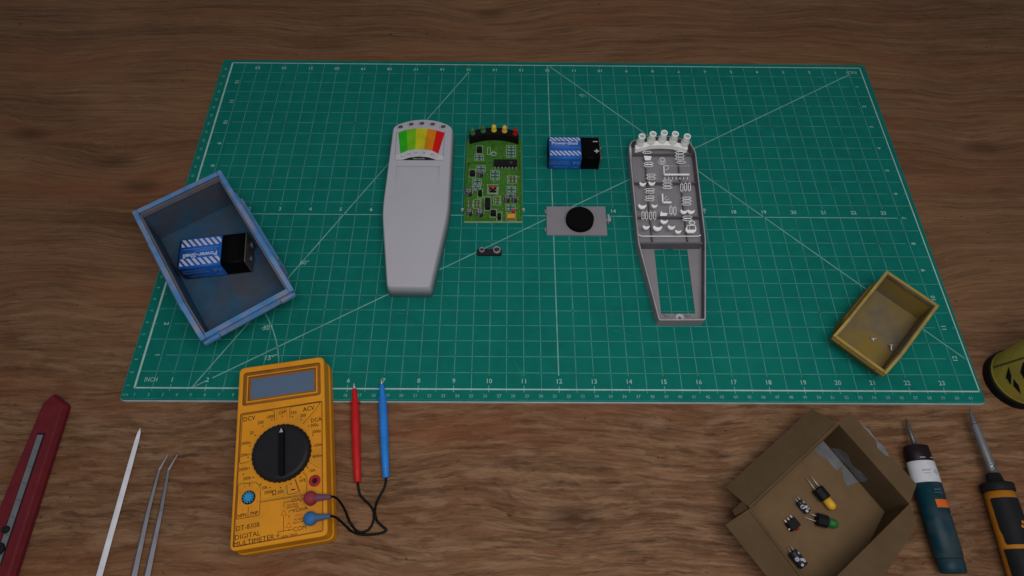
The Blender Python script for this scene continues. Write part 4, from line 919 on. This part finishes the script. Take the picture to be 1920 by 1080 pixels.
def patch(y0, y1, a0, a1, r, mt, nm, par=pd, FXm=None, sq=.8, n=8, th=.006):
    """thin curved plate lying on the round body; angle 0 = straight up"""
    Fm = FXm or FX; m = MB(); g = []
    for rr in (r+th, r): 
        for yy in (y0, y1): g.append([Fm @ Vector((rr*math.sin(a0+(a1-a0)*k/n), yy, rr*sq*math.cos(a0+(a1-a0)*k/n))) for k in range(n+1)])
    t0, t1, b0, b1 = [m.add(x) for x in g]
    for k in range(n): m.face([t0[k], t0[k+1], t1[k+1], t1[k]]); m.face([t0[k+1], t0[k], b0[k], b0[k+1]]); m.face([t1[k], t1[k+1], b1[k+1], b1[k]])
    m.face([t0[0], t1[0], b1[0], b0[0]]); m.face([t1[n], t0[n], b0[n], b1[n]])
    return m.build(nm, mt, par)
ORW = M('orange_switch', (.50, .10, .015), .5)
patch(1.42, 1.62, -.75, .25, .36, ORW, 'power_switch'); patch(LB-.35, LB-.24, -1.25, -.75, .338, ORW, 'charge_light')
SM = M('faded_logo', (.30, .31, .33), .5)
patch(.34, .36, -.85, -.45, .338, MATS['off_white'], 'collar_mark'); patch(.34, .36, .0, .4, .338, MATS['off_white'], 'collar_mark')
patch(.66, .70, -.1, .5, .358, SM, 'faded_print'); patch(.75, .765, -.05, .45, .358, SM, 'faded_print')
for k, (yy, aa) in enumerate(((.66, -.55), (.71, -.42), (.76, -.55), (.71, -.68))): patch(yy, yy+.05, aa, aa+.12, .358, SM, 'faded_emblem')
patch(1.16, 1.19, -.45, .1, .359, M('faded_teal_print', (.05, .10, .12), .5), 'faded_print'); patch(1.24, 1.26, -.5, .15, .358, MATS['faded_teal_print'], 'faded_print')
patch(1.78, 1.79, -1.3, -.7, .357, SM, 'seam_line')

# soldering iron
A = U(*s6(463, 20), TZ+.28); H0 = U(*s6(622, 442), .28); 
si = thing('soldering_iron', 'orange and black soldering iron with long grey barrel at the far right', 'soldering iron', H0.x, H0.y, TZ)
t1 = U(*s6(497, 122), .26)
m = MB(); m.lathe(A, t1, [(0, .006), (.12, .03), ((t1-A).length-.02, .085), ((t1-A).length, .088)], 18); STI = M('grey_steel', (.20, .20, .215), .4, .5, .6); m.build('iron_tip', STI, si)
a3 = t1; b3 = H0; ax = (b3-a3).normalized(); LL = (b3-a3).length
m = MB(); m.lathe(a3, b3, [(0, .095), (.02, .1), (LL-.3, .112), (LL, .118)], 20); br = m.build('barrel', STI, si)
FB = frame(a3, b3)
for yy in (LL-.10, LL-.18, LL-.26):
    for k, aa in enumerate((-.5, 0, .5)): patch(yy+(.04 if k == 1 else 0), yy+.03+(.04 if k == 1 else 0), aa-.12, aa+.12, .114, BLACKP, 'vent_hole', br, FB, 1, 3, .002)
Hd0 = U(*s6(640, 495), .32); Hd1 = U(*s6(835, 1100), .32); a3 = Vector((Hd0.x, Hd0.y, .28)); b3 = Vector((Hd1.x, Hd1.y, .28)); ax = (b3-a3).normalized(); FX2 = frame(a3, b3); LH = (b3-a3).length+1.2
BLR = M('black_rubber', (.010, .010, .012), .6, .3)
m = MB(); m.lathe(a3-ax*.26, a3, [(0, .15), (.03, .17), (.2, .2), (.24, .28), (.26, .3)], 24); m.build('nose_cone', BLR, si)
m = MB(); m.lathe(a3, b3, [(0, .36), (.02, .38), (.2, .38), (.22, .36)], 28); m.build('collar', BLR, si)
m = MB(); m.lathe(a3+ax*.223, b3, [(0, .34), (.5, .35), (1.2, .36), (1.9, .38), (2.6, .36), (LH, .3)], 32); m.build('handle', M('orange_handle', (.42, .155, .014), .5, .35), si)
def spanel(prof, a_off, nm, mt, r=.357):
    """shaped pad on the handle; prof = (y, half angle)"""
    m = MB(); n = 10; rows = []
    for y_, a0, a1 in prof: rows.append(m.add([FX2 @ Vector((-(r+.012+.01*(y_ > 1.5))*math.sin(a0+(a1-a0)*k/n), y_, (r+.012+.01*(y_ > 1.5))*math.cos(a0+(a1-a0)*k/n))) for k in range(n+1)]))
    for a, b in zip(rows, rows[1:]):
        for k in range(n): m.face([a[k], a[k+1], b[k+1], b[k]], 0, True)
    m.build(nm, mt, si)
spanel([(.40, -1.2, .55), (.43, -1.3, .68), (.9, -1.3, .80), (1.15, -1.3, .80), (1.3, -1.2, .45), (1.45, -1.2, .1), (1.52, -1.1, -.2)], 0, 'grip_pad', BLR)
spanel([(1.62, -1.4, -.1), (1.7, -1.4, .2), (1.9, -1.4, .7), (2.3, -1.4, 1.0), (3.2, -1.4, 1.3)], 0, 'grip_pad', BLR, r=.372)
m = MB()
for yy, aa, rr in ((1.00, .24, .045), (1.10, .12, .04), (1.10, .36, .038), (1.20, .22, .034)):
    n = 6; P = [FX2 @ Vector((-(.379)*math.sin(aa+rr/.36*math.cos(2*PI*k/n)), yy+rr*math.sin(2*PI*k/n), .379*math.cos(aa+rr/.36*math.cos(2*PI*k/n)))) for k in range(n)]
    m.face(m.add(P)[::-1])
m.build('hexagon_mark', MATS['orange_handle'], si)

# yellow tin
YC = (25.21, .37); yr = .87
tin = thing('yellow_tin', 'round yellow tin with black base ring and black diamonds at the right edge', 'tin', YC[0], YC[1], TZ)
m = MB(); m.lathe((YC[0], YC[1], TZ+.002), (YC[0], YC[1], 2), [(0, yr-.04), (.03, yr), (.27, yr), (.30, yr-.03)], 64); m.build('base_ring', M('ring_black', (.004, .004, .005), .5, .3), tin)
m = MB(); m.lathe((YC[0], YC[1], TZ+.30), (YC[0], YC[1], 3), [(0, yr-.05), (.03, yr-.035), (.05, yr-.05), (.09, yr-.05), (2.3, yr-.05), (2.36, yr-.08)], 64); m.build('tin_body', M('dull_yellow_paint', (.27, .215, .035), .5, .3, var=.12, scale=1.5, wear=(.16, .13, .03), wear_amt=.7, wear_scale=1.2), tin)
def c7(x, y): return (1800+x/6.75, 620+y/6.75)
dk = MB()
for P in (((615, 455), (632, 510), (650, 570), (648, 640), (640, 690), (612, 640), (580, 590), (598, 520)), ((678, 608), (705, 645), (742, 690), (758, 750), (772, 805), (725, 755), (675, 700), (676, 655)), ((800, 395), (850, 440), (880, 520), (870, 600), (810, 610), (765, 530), (780, 460)), ((860, 640), (900, 680), (930, 760), (900, 790), (860, 720))):
    W_ = [UC(*c7(*p), YC, yr-.036) for p in P]; cc = sum(W_, Vector())/len(W_); rr_ = Vector((cc.x-YC[0], cc.y-YC[1])).normalized()*(yr-.03); cc = Vector((YC[0]+rr_.x, YC[1]+rr_.y, cc.z)); i = dk.add(W_+[cc])
    for k in range(len(W_)): dk.face([i[k], i[(k+1) % len(W_)], i[-1]])
for k in range(30):
    x_ = 428+k*13; y_ = 462-(x_-428)*.31; w_ = 6 if k % 2 else 9; h_ = 22 if k % 3 else 30
    W_ = [UC(*c7(*p), YC, yr-.040) for p in ((x_, y_-h_/2), (x_+w_, y_-h_/2-2), (x_+w_+1, y_+h_/2-2), (x_+1, y_+h_/2))]; dk.quad(W_)
base_v, base_f = list(dk.v), list(dk.f)
for a_ in (100, 200):          # the print runs right round the tin
    R_ = Matrix.Translation((YC[0], YC[1], 0)) @ Matrix.Rotation(math.radians(a_), 4, 'Z') @ Matrix.Translation((-YC[0], -YC[1], 0))
    k0 = dk.add([R_ @ v for v in base_v])[0]
    for f_ in base_f: dk.face([i+k0 for i in f_])
dk.build('printed_diamonds', M('tin_black_print', (.006, .006, .006), .5), tin)

# ------------------------------------------------------------------ tools on the left
kn = thing('utility_knife', 'dark red utility knife with grey slide slot lying at the left edge', 'utility knife', -2, -3, TZ)
zk_ = .22
o1 = [U(x, y, zk_) for x, y in ((96, 738), (119, 757), (13, 1090), (-62, 1090), (77, 756))]
RK = M('dark_red_paint', (.125, .012, .018), .5, .3, var=.15, wear=(.08, .010, .014), wear_amt=.5, wear_scale=.8)
o1 = rnd(ccw([(p.x, p.y) for p in o1]), [.03]*5, 3)
m = MB(); m.prism(o1, [(.0, TZ+.005), (-.045, TZ+.08), (-.045, zk_-.16), (.02, zk_-.05), (.07, zk_-.03)], sm=False); m.build('knife_body', RK, kn)
sl0, sl1 = U(75.5, 815, zk_), U(-8, 1060, zk_); d = (sl1-sl0).normalized(); n_ = Vector((-d.y, d.x, 0))
m = MB(); m.bar((sl0-d*.06)[:2]+(zk_-.029,), (sl1)[:2]+(zk_-.029,), .22); m.build('slot_recess', M('slot_dark', (.02, .008, .01), .6), kn)
m = MB(); m.bar((sl0.x+n_.x*-.012, sl0.y, zk_-.026), (sl1.x, sl1.y, zk_-.026), .15, h=.01); bl_ = m.build('blade_rail', M('rail_grey', (.16, .165, .18), .4, .5, .3), kn)
m = MB()
for k in range(1, 9): q = sl0+d*(k*.42); m.bar(q-n_*.07-d*.03, q+n_*.07+d*.03, .012, z=zk_-.0145)
m.build('score_line', M('score_dark', (.06, .06, .07), .5), bl_)
for px, py, r_ in ((11, 993, .09), (-4, 1030, .16)): c = U(px, py, zk_); m = MB(); m.cyl(c, r_, zk_-.03, zk_+.06, 20, 0, .02); m.build('slider_knob', BLR, kn)

st = thing('plastic_spudger', 'thin white pointed prying stick lying between knife and tweezers', 'prying tool', .5, -3, TZ)
a = U(262.8, 803, -.07); b = U(183, 1090, -.06); FXs = frame(a, b); Ls = (b-a).length
m = MB(); pr = []
for y_, w_ in ((0, .008), (.12, .045), (.35, .062), (1.2, .072), (Ls, .08)): pr.append([FXs @ Vector(p) for p in ((-w_, y_, 0), (-w_*.4, y_, w_*.55), (w_*.6, y_, w_*.5), (w_, y_, 0), (w_*.4, y_, -w_*.5), (-w_*.6, y_, -w_*.5))])
m.rings(pr[::-1], sm=False); ww = m.build('stick_shaft', M('white_nylon', (.62, .62, .68), .5), st)

tw = thing('tweezers', 'slim grey steel tweezers with angled tips lying right of the white stick', 'tweezers', 1.5, -4, TZ)
TWM = M('tweezer_steel', (.14, .14, .165), .4, .5, .4)
for tip, bend, mid, end in (((315, 851.7), (298, 881), (277, 960), (247, 1095)), ((333, 851.7), (315.5, 881), (301, 960), (272, 1095))):
    P = [U(*tip, TZ+.05), U(*bend, TZ+.07), U(*mid, TZ+.10), U(*end, TZ+.12)]; w = (.012, .035, .055, .085); m = MB(); rs = []
    for k, p in enumerate(P):
        d = (P[min(k+1, 3)]-P[max(k-1, 0)]).normalized(); n_ = Vector((-d.y, d.x, 0)).normalized(); u = Vector((0, 0, 1))
        rs.append([p-n_*w[k], p-n_*w[k]*.2+u*w[k]*.7, p+n_*w[k], p-u*.03])
    m.rings(rs[::-1], sm=False); m.build('tweezer_arm', TWM, tw)

# ------------------------------------------------------------------ light
wd = bpy.data.worlds.new('World'); sc.world = wd; wd.use_nodes = True
bg = wd.node_tree.nodes['Background']; bg.inputs['Color'].default_value = (.86, .92, 1, 1); bg.inputs['Strength'].default_value = .24
def area(x, y, z, sx, sy, energy, colr, tx_, ty_):
    l = bpy.data.lights.new('ceiling_lamp', 'AREA'); l.shape = 'RECTANGLE'; l.size = sx*S; l.size_y = sy*S; l.energy = energy; l.color = colr
    o = bpy.data.objects.new('ceiling_lamp', l); col.objects.link(o); o.location = (x*S, y*S, z*S)
    o.rotation_euler = (Vector((tx_, ty_, 0))-Vector((x, y, z))).to_track_quat('-Z', 'Y').to_euler(); return o
area(14.5, -7, 25, 20, 14, 2.9, (1, .96, .92), 12, 2)

cam = bpy.data.cameras.new('camera'); co = bpy.data.objects.new('camera', cam); col.objects.link(co); sc.camera = co
cam.sensor_width = 36; cam.lens = F/1920*36; cam.clip_start = .01; cam.clip_end = 20
co.matrix_world = Matrix.Translation(CP*S) @ RM.to_4x4()
vs = sc.view_settings; vs.view_transform = 'Standard'; vs.look = 'None'; vs.exposure = 0; vs.gamma = 1; vs.use_curve_mapping = False
